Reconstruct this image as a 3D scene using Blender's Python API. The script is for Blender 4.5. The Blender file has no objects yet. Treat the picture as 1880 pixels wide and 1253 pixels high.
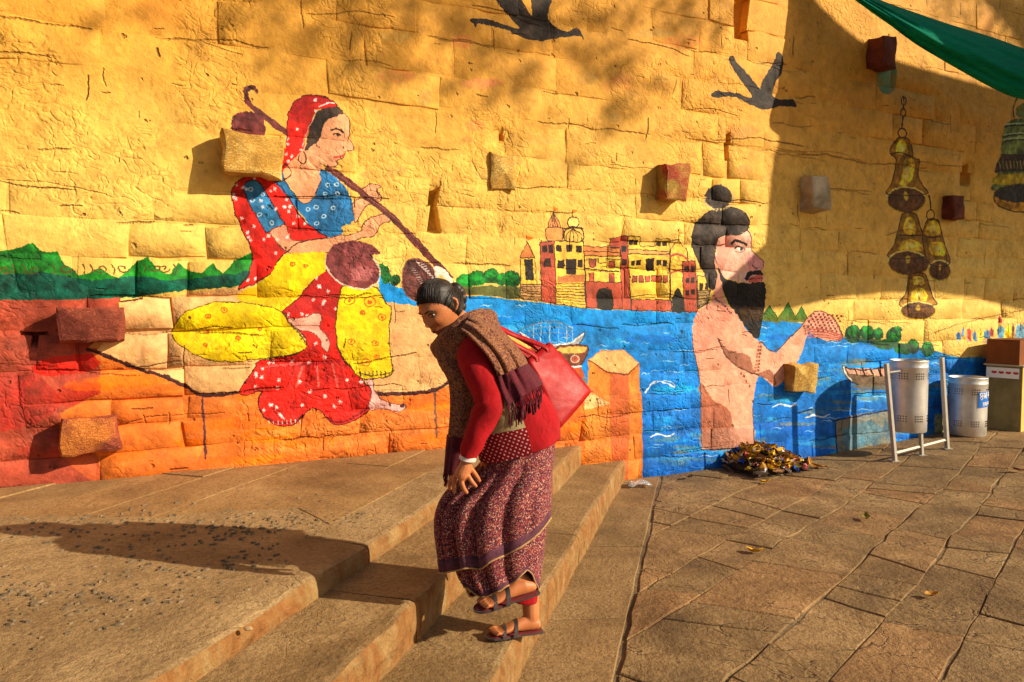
import bpy, bmesh, math, random
import numpy as np
from mathutils import Vector, Matrix, noise as mnoise

random.seed(7); np.random.seed(7)
scene = bpy.context.scene
COL = scene.collection
R_ = math.radians

# ------------------------------------------------------------------ camera, sky, sun, exposure
FPX, CAMH, HOR = 1358.0, 1.535, 558.0            # focal length in photo pixels, eye height (m), horizon row
PITCH = math.atan((626.5 - HOR) / FPX)
cam_d = bpy.data.cameras.new('camera'); cam = bpy.data.objects.new('camera', cam_d); COL.objects.link(cam)
cam.location = (0, 0, CAMH); cam.rotation_euler = (math.pi / 2 - PITCH, 0, 0)
cam_d.sensor_width = 36; cam_d.lens = 36 * FPX / 1880; cam_d.clip_start = 0.05; cam_d.clip_end = 3000
scene.camera = cam

SUN_AZ, SUN_EL = R_(-16.3), R_(27.5)              # azimuth measured from +X, sun to the right and a little behind the camera
SUN = Vector((math.cos(SUN_EL) * math.cos(SUN_AZ), math.cos(SUN_EL) * math.sin(SUN_AZ), math.sin(SUN_EL)))
world = bpy.data.worlds.new('World'); scene.world = world; world.use_nodes = True
wn = world.node_tree.nodes; wl = world.node_tree.links
sky = wn.new('ShaderNodeTexSky'); sky.sky_type = 'NISHITA'; sky.sun_disc = False
sky.sun_elevation = SUN_EL; sky.sun_rotation = math.pi / 2 - SUN_AZ
sky.dust_density = 2.0; sky.ozone_density = 0.8; sky.air_density = 1.0
wl.new(sky.outputs[0], wn['Background'].inputs[0]); wn['Background'].inputs[1].default_value = 0.06
sd = bpy.data.lights.new('sun', 'SUN'); sun = bpy.data.objects.new('sun', sd); COL.objects.link(sun)
sd.energy = 5.0; sd.angle = R_(0.55); sd.color = (1.0, 0.86, 0.64)
sun.location = (20, -6, 12); sun.rotation_euler = (-SUN).to_track_quat('-Z', 'Y').to_euler()
vs = scene.view_settings
vs.view_transform = 'Standard'; vs.look = 'None'; vs.gamma = 1.0; vs.use_curve_mapping = False; vs.exposure = 0.5

# ------------------------------------------------------------------ helpers
CF = Vector((0, math.cos(PITCH), -math.sin(PITCH))); CU = Vector((0, math.sin(PITCH), math.cos(PITCH))); CR = Vector((1, 0, 0))
CO = Vector((0, 0, CAMH))
def ray(x, y): return CF + CR * ((x - 940) / FPX) - CU * ((y - 626.5) / FPX)
def on_z(x, y, z=0.0):
    d = ray(x, y); return CO + d * ((z - CAMH) / d.z)
def at_y(x, y, Y):
    d = ray(x, y); return CO + d * (Y / d.y)
WO = Vector((0, 5.919, 0)); WT = Vector((0.9003, 0.4353, 0)).normalized(); WN = Vector((WT.y, -WT.x, 0))   # wall origin, tangent, normal
def on_wall(x, y, off=0.0):
    d = ray(x, y); t = ((WO + WN * off - CO).dot(WN)) / d.dot(WN); return CO + d * t
def wall_pt(u, v, n=0.0): return WO + WT * u + WN * n + Vector((0, 0, v))
def wall_uv(p): return (p - WO).dot(WT), p.z
def sstep(a, b, x):
    t = min(1, max(0, (x - a) / (b - a))); return t * t * (3 - 2 * t)
def gz(x, y): return 0.125 * sstep(2.9, 5.6, x)      # the court rises a little to the right
def nz(p, s=1.0, o=0.0): return mnoise.noise(Vector((p[0] * s + o, p[1] * s + o * .7, p[2] * s - o)))

def obj(name, verts, faces, mat=None, parent=None, smooth=False, label=None, cat=None, group=None, kind=None):
    me = bpy.data.meshes.new(name); me.from_pydata([tuple(v) for v in verts], [], faces); me.update()
    return mobj(name, me, mat, parent, smooth, label, cat, group, kind)
def mobj(name, me, mat=None, parent=None, smooth=False, label=None, cat=None, group=None, kind=None):
    o = bpy.data.objects.new(name, me); COL.objects.link(o)
    if mat:
        for m in (mat if isinstance(mat, (list, tuple)) else [mat]): me.materials.append(m)
    if smooth: me.polygons.foreach_set('use_smooth', [True] * len(me.polygons))
    if parent: o.parent = parent
    tag(o, label, cat, group, kind); return o
def tag(o, label=None, cat=None, group=None, kind=None):
    for k, v in (('label', label), ('category', cat), ('group', group), ('kind', kind)):
        if v: o[k] = v
    return o
def empty(name, loc, label=None, cat=None, group=None, kind=None):
    o = bpy.data.objects.new(name, None); COL.objects.link(o); o.location = loc; o.empty_display_size = .1
    return tag(o, label, cat, group, kind)
def adopt(o, parent):
    """parent keeping the world placement of a mesh built in world coordinates"""
    o.parent = parent; o.matrix_parent_inverse = Matrix.Translation(-Vector(parent.location)); return o
class MB:
    """collects world-space geometry for one mesh"""
    def __init__(s): s.v = []; s.f = []
    def add(s, vs_, fs):
        k = len(s.v); s.v += [tuple(v) for v in vs_]; s.f += [tuple(i + k for i in f) for f in fs]; return s
    def box(s, o, a, b, c):
        """box from corner o with edge vectors a, b, c"""
        o, a, b, c = map(Vector, (o, a, b, c))
        return s.add([o, o + a, o + a + b, o + b, o + c, o + a + c, o + a + b + c, o + b + c],
                     [(0, 3, 2, 1), (4, 5, 6, 7), (0, 1, 5, 4), (1, 2, 6, 5), (2, 3, 7, 6), (3, 0, 4, 7)])
    def tube(s, pts, rads, n=8, flat=None, cap=True):
        pts = [Vector(p) for p in pts]; m = len(pts); vs_ = []; fs = []
        ref = Vector((0.123, 0.456, 0.88)).normalized()
        for i, p in enumerate(pts):
            t = (pts[min(i + 1, m - 1)] - pts[max(i - 1, 0)]).normalized()
            if i == 0:
                if abs(t.dot(ref)) > .9: ref = Vector((1, 0, 0))
                a = (ref - t * ref.dot(t)).normalized()
            else: a = (a - t * a.dot(t)).normalized()
            b = t.cross(a); r = rads[i] if isinstance(rads, (list, tuple)) else rads
            for k in range(n):
                th = 2 * math.pi * k / n; vs_.append(p + a * (r * math.cos(th)) + b * (r * math.sin(th)))
        for i in range(m - 1):
            for k in range(n): fs.append((i * n + k, i * n + (k + 1) % n, (i + 1) * n + (k + 1) % n, (i + 1) * n + k))
        if cap: fs.append(tuple(range(n - 1, -1, -1))); fs.append(tuple(range((m - 1) * n, m * n)))
        return s.add(vs_, fs)
    def rings(s, rings, cap=True, closed=True):
        n = len(rings[0]); vs_ = [v for r in rings for v in r]; fs = []
        for i in range(len(rings) - 1):
            for k in range(n if closed else n - 1): fs.append((i * n + k, i * n + (k + 1) % n, (i + 1) * n + (k + 1) % n, (i + 1) * n + k))
        if cap and closed: fs.append(tuple(range(n - 1, -1, -1))); fs.append(tuple(range((len(rings) - 1) * n, len(rings) * n)))
        return s.add(vs_, fs)
    def ellipsoid(s, c, ax, n=16, m=10):
        c = Vector(c); rg = []
        for i in range(1, m):
            ph = math.pi * i / m
            rg.append([c + Vector(ax[0]) * (math.sin(ph) * math.cos(2 * math.pi * k / n)) + Vector(ax[1]) * (math.sin(ph) * math.sin(2 * math.pi * k / n)) + Vector(ax[2]) * math.cos(ph) for k in range(n)])
        return s.rings(rg)
    def build(s, name, mat=None, parent=None, smooth=False, **kw):
        o = obj(name, s.v, s.f, mat, None, smooth, **kw)
        bm = bmesh.new(); bm.from_mesh(o.data); bmesh.ops.recalc_face_normals(bm, faces=bm.faces); bm.to_mesh(o.data); bm.free()
        if parent: adopt(o, parent)
        return o
def catmull(pts, n=8, closed=False):
    pts = [np.array(p, float) for p in pts]; m = len(pts); out = []
    for i in range(m if closed else m - 1):
        if closed: p0, p1, p2, p3 = pts[i - 1], pts[i], pts[(i + 1) % m], pts[(i + 2) % m]
        else: p0, p1, p2, p3 = pts[max(i - 1, 0)], pts[i], pts[i + 1], pts[min(i + 2, m - 1)]
        for k in range(n):
            t = k / n
            out.append(.5 * (2 * p1 + (p2 - p0) * t + (2 * p0 - 5 * p1 + 4 * p2 - p3) * t * t + (3 * p1 - p0 - 3 * p2 + p3) * t ** 3))
    if not closed: out.append(pts[-1])
    return out
def lin(c):
    return tuple(((x / 255) / 12.92 if x / 255 <= .04045 else ((x / 255 + .055) / 1.055) ** 2.4) for x in c)
# ------------------------------------------------------------------ the mural: painted here, stroke by stroke, into a texture laid on the wall in metres
MU0, MUW, MV0, MVH, MPM = -4.2, 11.8, 0.0, 5.5, 280
MW, MH = int(MUW * MPM), int(MVH * MPM)
rng = np.random.RandomState(3)
def fnoise(cells, octs=4, seed=0):
    r = np.random.RandomState(seed); out = np.zeros((MH, MW), np.float32); amp = 1.0; tot = 0
    for o in range(octs):
        ch = max(2, int(cells * MVH / MUW * 2 ** o)); cw = max(2, int(cells * 2 ** o)); g = r.rand(ch + 2, cw + 2).astype(np.float32)
        y = np.linspace(0, ch, MH, dtype=np.float32); x = np.linspace(0, cw, MW, dtype=np.float32)
        yi = y.astype(int); xi = x.astype(int); fy = (y - yi)[:, None]; fx = (x - xi)[None]; fy = fy * fy * (3 - 2 * fy); fx = fx * fx * (3 - 2 * fx)
        a = g[yi][:, xi]; b_ = g[yi][:, xi + 1]; c = g[yi + 1][:, xi]; d = g[yi + 1][:, xi + 1]
        out += amp * ((a * (1 - fx) + b_ * fx) * (1 - fy) + (c * (1 - fx) + d * fx) * fy); tot += amp; amp *= .55
    return out / tot * 2 - 1
NF = fnoise(260, 3, 1); NM = fnoise(60, 4, 2); NL = fnoise(7, 4, 5)
IMG = np.zeros((MH, MW, 3), np.float32)          # sRGB 0..255, row 0 = wall foot
def crop(ox, oy, s): return lambda p: (ox + p[0] / s, oy + p[1] / s)
ID = lambda p: p
A_, B_, C_, D_, E_, F_, G_, H_, I_, J_ = crop(0, 430, 2.667), crop(380, 130, 3.132), crop(300, 430, 2.914), crop(830, 360, 3.132), crop(1230, 320, 2.32), crop(1480, 440, 2.983), crop(840, 0, 2.9375), crop(1400, 0, 2.61), crop(1600, 150, 4.475), crop(1600, 360, 4.475)
def to_img(pts):
    out = []
    for p in pts:
        u, v = wall_uv(on_wall(p[0], p[1])); out.append(((u - MU0) * MPM, (v - MV0) * MPM))
    return np.array(out)
def raster(poly, fn):
    """fn(row, x0, x1) for every filled span; poly in image pixels"""
    y0 = max(0, int(math.ceil(poly[:, 1].min()))); y1 = min(MH - 1, int(math.floor(poly[:, 1].max())))
    if y1 < y0: return
    q = np.roll(poly, -1, 0)
    for y in range(y0, y1 + 1):
        a = poly[:, 1]; b_ = q[:, 1]; m = ((a <= y) & (b_ > y)) | ((b_ <= y) & (a > y))
        if not m.any(): continue
        xs = np.sort(poly[m, 0] + (y - a[m]) / (b_[m] - a[m]) * (q[m, 0] - poly[m, 0]))
        for k in range(0, len(xs) - 1, 2):
            s, e = max(0, int(round(xs[k]))), min(MW, int(round(xs[k + 1])))
            if e > s: fn(y, s, e)
def fill(pts, col, tr=ID, smooth=True, tex=.10, big=.10, alpha=1.0, grad=None, jit=.6, soft=None):
    pts = [tr(p) for p in pts]
    if smooth: pts = [tuple(p) for p in catmull(pts, 6, True)]
    if jit: pts = [(p[0] + rng.randn() * jit, p[1] + rng.randn() * jit) for p in pts]
    poly = to_img(pts); c0 = np.array(col, np.float32); lo, hi = poly[:, 1].min(), poly[:, 1].max()
    c1 = np.array(grad, np.float32) if grad is not None else None
    def span(y, s, e):
        c = c0
        if c1 is not None:
            t = (hi - y) / max(1, hi - lo); c = c0 * (1 - t) + c1 * t
        k = (1 + 1.5 * tex * NF[y, s:e] + 1.5 * big * NM[y, s:e])[:, None] * c
        a_ = alpha
        if soft: a_ = (np.clip(alpha + soft * NM[y, s:e] + .5 * soft * NF[y, s:e], 0, 1))[:, None]
        IMG[y, s:e] = IMG[y, s:e] * (1 - a_) + k * a_
    raster(poly, span)
def stroke(pts, col, w=2.0, tr=ID, smooth=True, alpha=1.0, taper=False, rough=.15, closed=False):
    pts = [np.array(tr(p), float) for p in pts]
    if smooth and len(pts) > 2: pts = catmull(pts, 6, closed)
    if closed: pts = list(pts) + [pts[0]]
    m = len(pts)
    for i in range(m - 1):
        p, q = pts[i], pts[i + 1]; d = q - p; L = np.hypot(*d)
        if L < 1e-6: continue
        d = d / L; nn = np.array((-d[1], d[0]))
        t = i / max(1, m - 2); ww = w * (1 - .75 * abs(2 * t - 1) if taper else 1) * (1 + rough * rng.randn()) * .5
        ww = max(.35, ww); p = p - d * ww * .6; q = q + d * ww * .6
        poly = to_img([p + nn * ww, q + nn * ww, q - nn * ww, p - nn * ww]); c = np.array(col, np.float32)
        def span(y, s, e): IMG[y, s:e] = IMG[y, s:e] * (1 - alpha) + c * (1 + .18 * NF[y, s:e])[:, None] * alpha
        raster(poly, span)
def ell(cx, cy, rx, ry, n=16, rot=0): 
    return [(cx + rx * math.cos(a) * math.cos(rot) - ry * math.sin(a) * math.sin(rot), cy + rx * math.cos(a) * math.sin(rot) + ry * math.sin(a) * math.cos(rot)) for a in [2 * math.pi * k / n for k in range(n)]]
def inside(pts, x, y):
    c = False; j = len(pts) - 1
    for i in range(len(pts)):
        if (pts[i][1] > y) != (pts[j][1] > y) and x < (pts[j][0] - pts[i][0]) * (y - pts[i][1]) / (pts[j][1] - pts[i][1]) + pts[i][0]: c = not c
        j = i
    return c
def scatter(pts, n, fn, tr=ID):
    q = [tr(p) for p in pts]; x0, x1 = min(p[0] for p in q), max(p[0] for p in q); y0, y1 = min(p[1] for p in q), max(p[1] for p in q)
    k = 0
    for _ in range(n * 20):
        x, y = rng.uniform(x0, x1), rng.uniform(y0, y1)
        if inside(q, x, y): fn(x, y); k += 1
        if k >= n: break
def star(x, y, r=3.5, col=(250, 225, 220)):
    for a in (0, 1.05, 2.1): stroke([(x - r * math.cos(a), y - r * math.sin(a)), (x + r * math.cos(a), y + r * math.sin(a))], col, 1.5, smooth=False)
DK = (45, 28, 24)

# ochre lime-wash, more orange high up, paler low down
vv = np.linspace(MV0, MV0 + MVH, MH, dtype=np.float32)[:, None]
t = np.clip((vv - 1.9) / 1.5 + .45 * NL, 0, 1)[..., None]
IMG[:] = np.array((247, 206, 115), np.float32) * (1 - t) + np.array((232, 172, 78), np.float32) * t
IMG *= (1 + .09 * NM + .07 * NF)[..., None]
tt = (np.clip((NL - .20) * 2.2, 0, .5) * np.clip((vv - 2.3) / .8, 0, 1))[..., None]
IMG[:] = IMG * (1 - tt) + np.array((205, 130, 48), np.float32) * tt
for _ in range(26):                                   # rubbed pinkish and greyish patches where older paint shows
    x, y = rng.uniform(650, 1400), rng.uniform(60, 330)
    fill(ell(x, y, rng.uniform(8, 40), rng.uniform(5, 16)), [(226, 150, 100), (190, 160, 95), (240, 140, 90)][rng.randint(3)], alpha=.28, soft=.5)
fill([(1610, 110), (1640, 112), (1642, 160), (1625, 175), (1608, 160)], (60, 120, 110), alpha=.55, soft=.4)

# --- left: green hedge, brown and orange ground, peach slab
hedge = [(-600, 470), (0, 462), (40, 455), (58, 448), (76, 465), (104, 463), (116, 482), (146, 508), (182, 495), (214, 511), (236, 495), (256, 478), (272, 472), (286, 495), (310, 505), (326, 484), (346, 499), (370, 505), (390, 484), (409, 504), (430, 480), (464, 466), (470, 520), (440, 527), (340, 535), (230, 549), (100, 552), (-600, 554)]
fill(hedge, (34, 124, 40), smooth=False, tex=.3, big=.3)
fill([(-600, 512), (0, 505), (60, 500), (120, 508), (180, 515), (250, 508), (300, 515), (360, 512), (420, 505), (468, 498), (470, 520), (440, 527), (340, 535), (230, 549), (100, 552), (-600, 554)], (14, 78, 62), tex=.35, big=.3)
for x0, s in ((10, 1), (60, -1), (120, 1), (185, -1), (225, 1), (285, -1), (300, 1)):
    y0 = 497 - x0 * .01
    stroke([(x0 + s * 13 * math.cos(a) * (1 - a / 9), y0 + 8 * math.sin(a) * (1 - a / 9)) for a in np.linspace(.2, 7.2, 14)], (92, 68, 26), 2.2, alpha=.8)
for x0 in (22, 40, 95, 150, 165, 205, 262, 318): stroke([(x0, 487), (x0 + 5, 495), (x0 + 3, 504)], (92, 68, 26), 2.4, alpha=.75)
fill([(-600, 640), (1180, 640), (1180, 900), (-600, 940)], (196, 98, 56), smooth=False)
fill([(-600, 552), (100, 551), (222, 548), (205, 600), (160, 640), (186, 662), (180, 722), (110, 760), (106, 836), (190, 900), (-600, 930)], (172, 80, 58), smooth=False, tex=.12, big=.16)
for _ in range(14): fill(ell(rng.uniform(0, 170), rng.uniform(600, 860), rng.uniform(20, 60), rng.uniform(8, 18)), [(150, 58, 42), (190, 96, 72), (176, 60, 50)][rng.randint(3)], alpha=.4, soft=.5)
fill([(62, 672), (110, 655), (178, 652), (178, 676), (120, 690), (72, 690)], (205, 40, 26), alpha=.85, soft=.4)
fill([(-40, 700), (60, 690), (110, 740), (60, 780), (-40, 790)], (178, 50, 42), alpha=.6, soft=.4)
fill([(105, 715), (190, 705), (190, 742), (110, 745)], (190, 60, 40), alpha=.7, soft=.3)
ora = [(160, 640), (240, 672), (345, 712), (372, 727), (620, 722), (800, 720), (830, 700), (1000, 690), (1075, 700), (1185, 700), (1182, 900), (800, 850), (190, 890), (180, 840), (108, 760), (186, 722), (182, 665)]
fill(ora, (232, 130, 58), smooth=False, tex=.10, big=.12)
for _ in range(60):
    x, y = rng.uniform(200, 1160), rng.uniform(700, 880)
    fill(ell(x, y, rng.uniform(25, 110), rng.uniform(5, 15), rot=-.08), [(244, 118, 12), (238, 150, 82), (215, 108, 44), (246, 128, 20)][rng.randint(4)], alpha=.45, soft=.5)
slab = [(225, 553), (320, 545), (452, 524), (500, 500), (640, 500), (700, 552), (770, 560), (835, 575), (900, 640), (850, 698), (800, 720), (690, 724), (440, 718), (372, 726), (345, 712), (280, 688), (178, 645), (205, 600)]
fill(slab, (236, 186, 128), smooth=False, tex=.08, big=.1)
for _ in range(22): fill(ell(rng.uniform(220, 800), rng.uniform(560, 700), rng.uniform(20, 60), rng.uniform(6, 14)), [(226, 160, 108), (246, 204, 150), (240, 172, 120)][rng.randint(3)], alpha=.4, soft=.4)
for p in ([(160, 642), (200, 656), (245, 676), (300, 692), (345, 714), (372, 727), (440, 721)], [(680, 723), (740, 724), (795, 718), (828, 700)]):
    stroke(p, (72, 34, 28), 6); stroke([(x, y + 2) for x, y in p], (50, 24, 22), 3)
stroke([(371, 730), (374, 780), (377, 842)], (96, 60, 62), 4.2); stroke([(797, 722), (799, 760), (801, 805)], (120, 84, 74), 4.0)
stroke([(220, 555), (262, 549)], (90, 50, 34), 2.5)
# --- river
river = [(690, 498), (720, 526), (760, 536), (830, 545), (880, 544), (955, 553), (1090, 570), (1280, 576), (1400, 585), (1480, 596), (1560, 622), (1640, 632), (1720, 646), (1750, 657), (1815, 659), (1990, 655), (2000, 900), (1180, 900), (1178, 720), (1080, 706), (1060, 660), (940, 612), (840, 575), (770, 563), (700, 553)]
fill(river, (24, 152, 226), smooth=False, tex=.14, big=.14, grad=(4, 82, 186))
for _ in range(150):
    x, y = rng.uniform(830, 1860), rng.uniform(575, 850)
    if inside(river, x, y): fill(ell(x, y, rng.uniform(18, 70), rng.uniform(3, 9)), [(6, 96, 200), (40, 168, 236), (10, 120, 214), (90, 190, 236)][rng.randint(4)], alpha=.4, soft=.5)
for _ in range(150):
    x, y = rng.uniform(890, 1870), rng.uniform(560, 860)
    if not inside(river, x, y): continue
    L = rng.uniform(5, 20); stroke([(x - L, y + 1), (x - L * .3, y - 1.5), (x + L * .4, y + .5), (x + L, y - 1)], [(225, 240, 248), (150, 205, 238), (190, 225, 245)][rng.randint(3)], rng.uniform(.9, 2.2), alpha=.8, taper=True)
for _ in range(46):
    x, y = rng.uniform(1400, 1860), rng.uniform(660, 840); fill(ell(x, y, rng.uniform(8, 36), rng.uniform(2, 5)), (150, 138, 118), alpha=.45, soft=.6)
for _ in range(20):
    x, y = rng.uniform(1190, 1400), rng.uniform(800, 875); fill(ell(x, y, rng.uniform(8, 30), rng.uniform(2, 6)), (120, 130, 130), alpha=.4, soft=.6)
stroke([(1185, 722), (1200, 702), (1222, 704), (1238, 712)], (236, 240, 244), 2.4); stroke([(1196, 706), (1225, 700), (1240, 710)], (200, 220, 235), 1.6)
for x, y in ((1215, 800), (1455, 690), (1500, 765), (1580, 770), (1440, 745), (1350, 840)): stroke([(x - 22, y + 3), (x - 8, y - 2), (x + 8, y + 2), (x + 22, y - 3)], (235, 240, 246), 2.6)
fill(F_and := [(1532, 775), (1560, 764), (1630, 752), (1640, 800), (1636, 826), (1536, 834)], (140, 134, 116), smooth=False, alpha=.85, soft=.5)
fill([(1548, 790), (1600, 775), (1620, 800), (1560, 825)], (86, 140, 170), alpha=.5, soft=.5)
stroke([(1528, 774), (1600, 760), (1640, 752)], (18, 44, 92), 3); stroke([(1533, 778), (1536, 830)], (18, 60, 120), 3)
fill([(1715, 765), (1730, 762), (1732, 800), (1716, 800)], (190, 175, 120), alpha=.8, soft=.4)
# --- right banks
for cx, cy, rx, ry in ((1566, 612, 15, 17), (1592, 610, 13, 14), (1612, 612, 10, 11), (1640, 616, 14, 17), (1645, 606, 11, 6), (1676, 635, 11, 13), (1702, 640, 12, 14), (1625, 632, 20, 9), (1658, 640, 18, 10)):
    fill(ell(cx, cy + 2, rx, ry), (30, 84, 48), tex=.4, big=.4); fill(ell(cx + 1, cy - 3, rx * .7, ry * .6), (38, 130, 46), tex=.4, alpha=.8)
fill([(1550, 622), (1600, 622), (1700, 640), (1716, 648), (1640, 640), (1560, 626)], (52, 84, 54), alpha=.7, soft=.5)
for x, w, h in ((1412, 18, 22), (1446, 20, 28), (1472, 14, 20)):
    fill([(x - w, 590), (x, 584 - h), (x + w * .6, 586 - h * .3), (x + w, 594)], (50, 128, 46), smooth=False, grad=(130, 130, 60)); stroke([(x - w, 588), (x, 584 - h), (x + w, 592)], (60, 90, 40), 1.6, smooth=False)
for cx, cy, rx, ry in ((708, 506, 9, 17), (724, 516, 10, 10), (700, 494, 6, 10)): fill(ell(cx, cy, rx, ry), (28, 90, 40), tex=.4, big=.3)
for cx, cy, rx, ry in ((853, 518, 17, 13), (875, 512, 18, 14), (900, 508, 16, 14), (920, 514, 12, 12), (938, 514, 16, 16)):
    fill(ell(cx, cy, rx, ry), (24, 104, 40), tex=.4, big=.3); fill(ell(cx, cy - 4, rx * .7, ry * .55), (34, 146, 52), tex=.35, alpha=.8)
fill([(840, 530), (900, 526), (955, 530), (955, 550), (880, 543), (845, 541)], (104, 108, 62), tex=.2)

# --- temple front by the river (crop D)
def rect(x0, y0, x1, y1): return [(x0, y0), (x1, y0), (x1, y1), (x0, y1)]
BR, YE, OL, OR_ = (176, 84, 62), (248, 206, 92), (58, 36, 26), (222, 140, 78)
def bl(pts, col, **k):
    fill(pts, col, D_, smooth=False, tex=.12, jit=.3, **k); stroke(pts, OL, 1.5, D_, smooth=False, closed=True)
bl([(388, 358), (470, 355), (482, 510), (388, 512)], YE); bl([(386, 360), (430, 268), (470, 355)], OR_)
fill([(412, 368), (460, 364), (462, 488), (416, 490)], (40, 34, 30), D_, smooth=False, tex=.25)
bl([(388, 512), (505, 508), (512, 612), (388, 590)], (205, 160, 104))
for k in range(6): stroke([(390, 524 + k * 13), (508, 524 + k * 15)], (80, 50, 34), 1.4, D_)
stroke([(428, 268), (428, 228)], OL, 1.3, D_); fill([(428, 230), (468, 246), (428, 262)], (236, 120, 30), D_, smooth=False)
bl([(498, 272), (585, 262), (596, 625), (512, 612)], BR)
bl([(585, 262), (755, 266), (770, 648), (596, 625)], YE)
for k in range(8): stroke([(600, 508 + k * 15), (768, 508 + k * 17)], (110, 80, 44), 1.6, D_)
fill([(600, 465), (760, 455), (762, 498), (600, 505)], (190, 110, 70), D_, smooth=False, alpha=.85)
dome = [(545, 185), (536, 215), (545, 255), (588, 262), (630, 255), (638, 215), (625, 185)]
bl([(550, 185), (552, 150), (580, 95), (612, 150), (625, 185)], (220, 150, 92)); fill(dome, (228, 160, 96), D_); stroke(dome, OL, 1.6, D_, closed=True)
for x in (560, 575, 590, 606): stroke([(580, 100), (x, 180)], OL, 1.2, D_)
dome2 = [(660, 190), (642, 222), (650, 262), (700, 268), (748, 262), (755, 222), (735, 190)]
fill(dome2, (244, 200, 104), D_); stroke(dome2, OL, 2, D_, closed=True)
for x in (655, 675, 698, 720, 742): stroke([(698, 188), (x, 225), (x, 262)], OL, 1.3, D_)
d3 = ell(696, 155, 34, 32); fill(d3, (250, 222, 130), D_); stroke(d3, OL, 1.6, D_, closed=True); stroke([(640, 190), (698, 182), (752, 190)], OL, 2, D_)
for x, y0, y1 in ((580, 66, 98), (694, 80, 125)):
    stroke([(x, y0), (x, y1)], OL, 1.4, D_); fill([(x, y0), (x + 34, y0 + 10), (x, y0 + 22)], (236, 130, 40), D_, smooth=False)
bl([(905, 250), (985, 232), (1080, 238), (1080, 290), (1010, 300), (1030, 660), (975, 655), (965, 300), (905, 296)], BR)
bl([(757, 290), (968, 305), (972, 505), (768, 495)], YE)
bl([(757, 290), (968, 305), (968, 350), (760, 345)], OR_); stroke([(760, 318), (968, 330)], OL, 1.5, D_); stroke([(762, 420), (970, 440)], OL, 2.4, D_)
stroke([(762, 372), (840, 362), (840, 388), (885, 388), (885, 362), (965, 372)], OL, 1.3, D_, smooth=False)
bl([(768, 495), (975, 502), (978, 655), (772, 648)], BR)
fill([(835, 560), (860, 535), (905, 540), (920, 560), (920, 655), (838, 650)], (38, 34, 28), D_, tex=.3)
bl([(1010, 290), (1012, 235), (1080, 238), (1082, 292), (1170, 292), (1170, 248), (1250, 250), (1256, 665), (1028, 660)], YE)
fill([(1015, 310), (1250, 325), (1252, 350), (1016, 335)], (228, 170, 96), D_, smooth=False); stroke([(1015, 308), (1250, 322)], OL, 1.4, D_); stroke([(1016, 336), (1252, 338)], OL, 1.4, D_)
bl([(1028, 600), (1258, 600), (1260, 665), (1028, 660)], (186, 92, 66))
bl([(1256, 350), (1256, 310), (1280, 285), (1300, 260), (1322, 285), (1350, 315), (1356, 365), (1345, 670), (1260, 665)], YE)
stroke([(1256, 350), (1300, 338), (1356, 365)], BR, 4, D_); stroke([(1258, 445), (1300, 432), (1350, 445)], BR, 3.5, D_); stroke([(1300, 260), (1300, 196)], OL, 1.3, D_); fill([(1300, 205), (1330, 216), (1300, 226)], (236, 140, 50), D_, smooth=False)
fill([(1266, 600), (1280, 565), (1300, 530), (1320, 565), (1334, 600), (1334, 668), (1268, 664)], (36, 34, 28), D_)
bl([(1326, 380), (1402, 376), (1410, 672), (1336, 668)], BR); bl([(1410, 462), (1480, 462), (1486, 545), (1412, 548)], YE)
bl([(1412, 548), (1486, 545), (1470, 620), (1414, 650)], (170, 140, 90))
for k in range(5): stroke([(1414, 560 + k * 18), (1480, 556 + k * 15)], (70, 60, 40), 1.5, D_)
for x0, y0, x1, y1, c in [(515, 290, 540, 325, DK), (550, 288, 576, 330, DK), (528, 362, 562, 410, DK), (598, 288, 626, 322, DK), (656, 288, 690, 322, DK), (712, 290, 745, 326, DK), (606, 372, 640, 416, DK), (654, 366, 712, 455, DK), (722, 368, 748, 412, DK),
        (788, 366, 826, 410, BR), (900, 374, 936, 416, BR), (788, 446, 815, 495, BR), (905, 448, 934, 498, BR), (1020, 256, 1042, 282, DK), (1048, 258, 1068, 282, DK), (1180, 264, 1200, 290, DK), (1212, 266, 1236, 290, DK), (976, 292, 1000, 324, DK), (978, 366, 1002, 402, DK),
        (1030, 374, 1050, 402, DK), (1060, 374, 1084, 402, DK), (1116, 364, 1162, 436, DK), (1180, 374, 1202, 400, DK), (1212, 374, 1236, 402, DK), (1340, 408, 1360, 438, DK), (1374, 406, 1396, 436, DK), (1346, 476, 1364, 504, DK), (1376, 474, 1396, 502, DK), (1346, 544, 1364, 572, DK), (1376, 542, 1394, 570, DK), (1424, 506, 1442, 544, DK), (1456, 506, 1472, 540, DK)] + [(1036 + k * 36, 462, 1062 + k * 36, 498, BR) for k in range(6)]:
    fill(rect(x0, y0, x1, y1), c, D_, smooth=False, tex=.3, jit=.3); stroke(rect(x0, y0, x1, y1), OL, 1.2, D_, smooth=False, closed=True)
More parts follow.
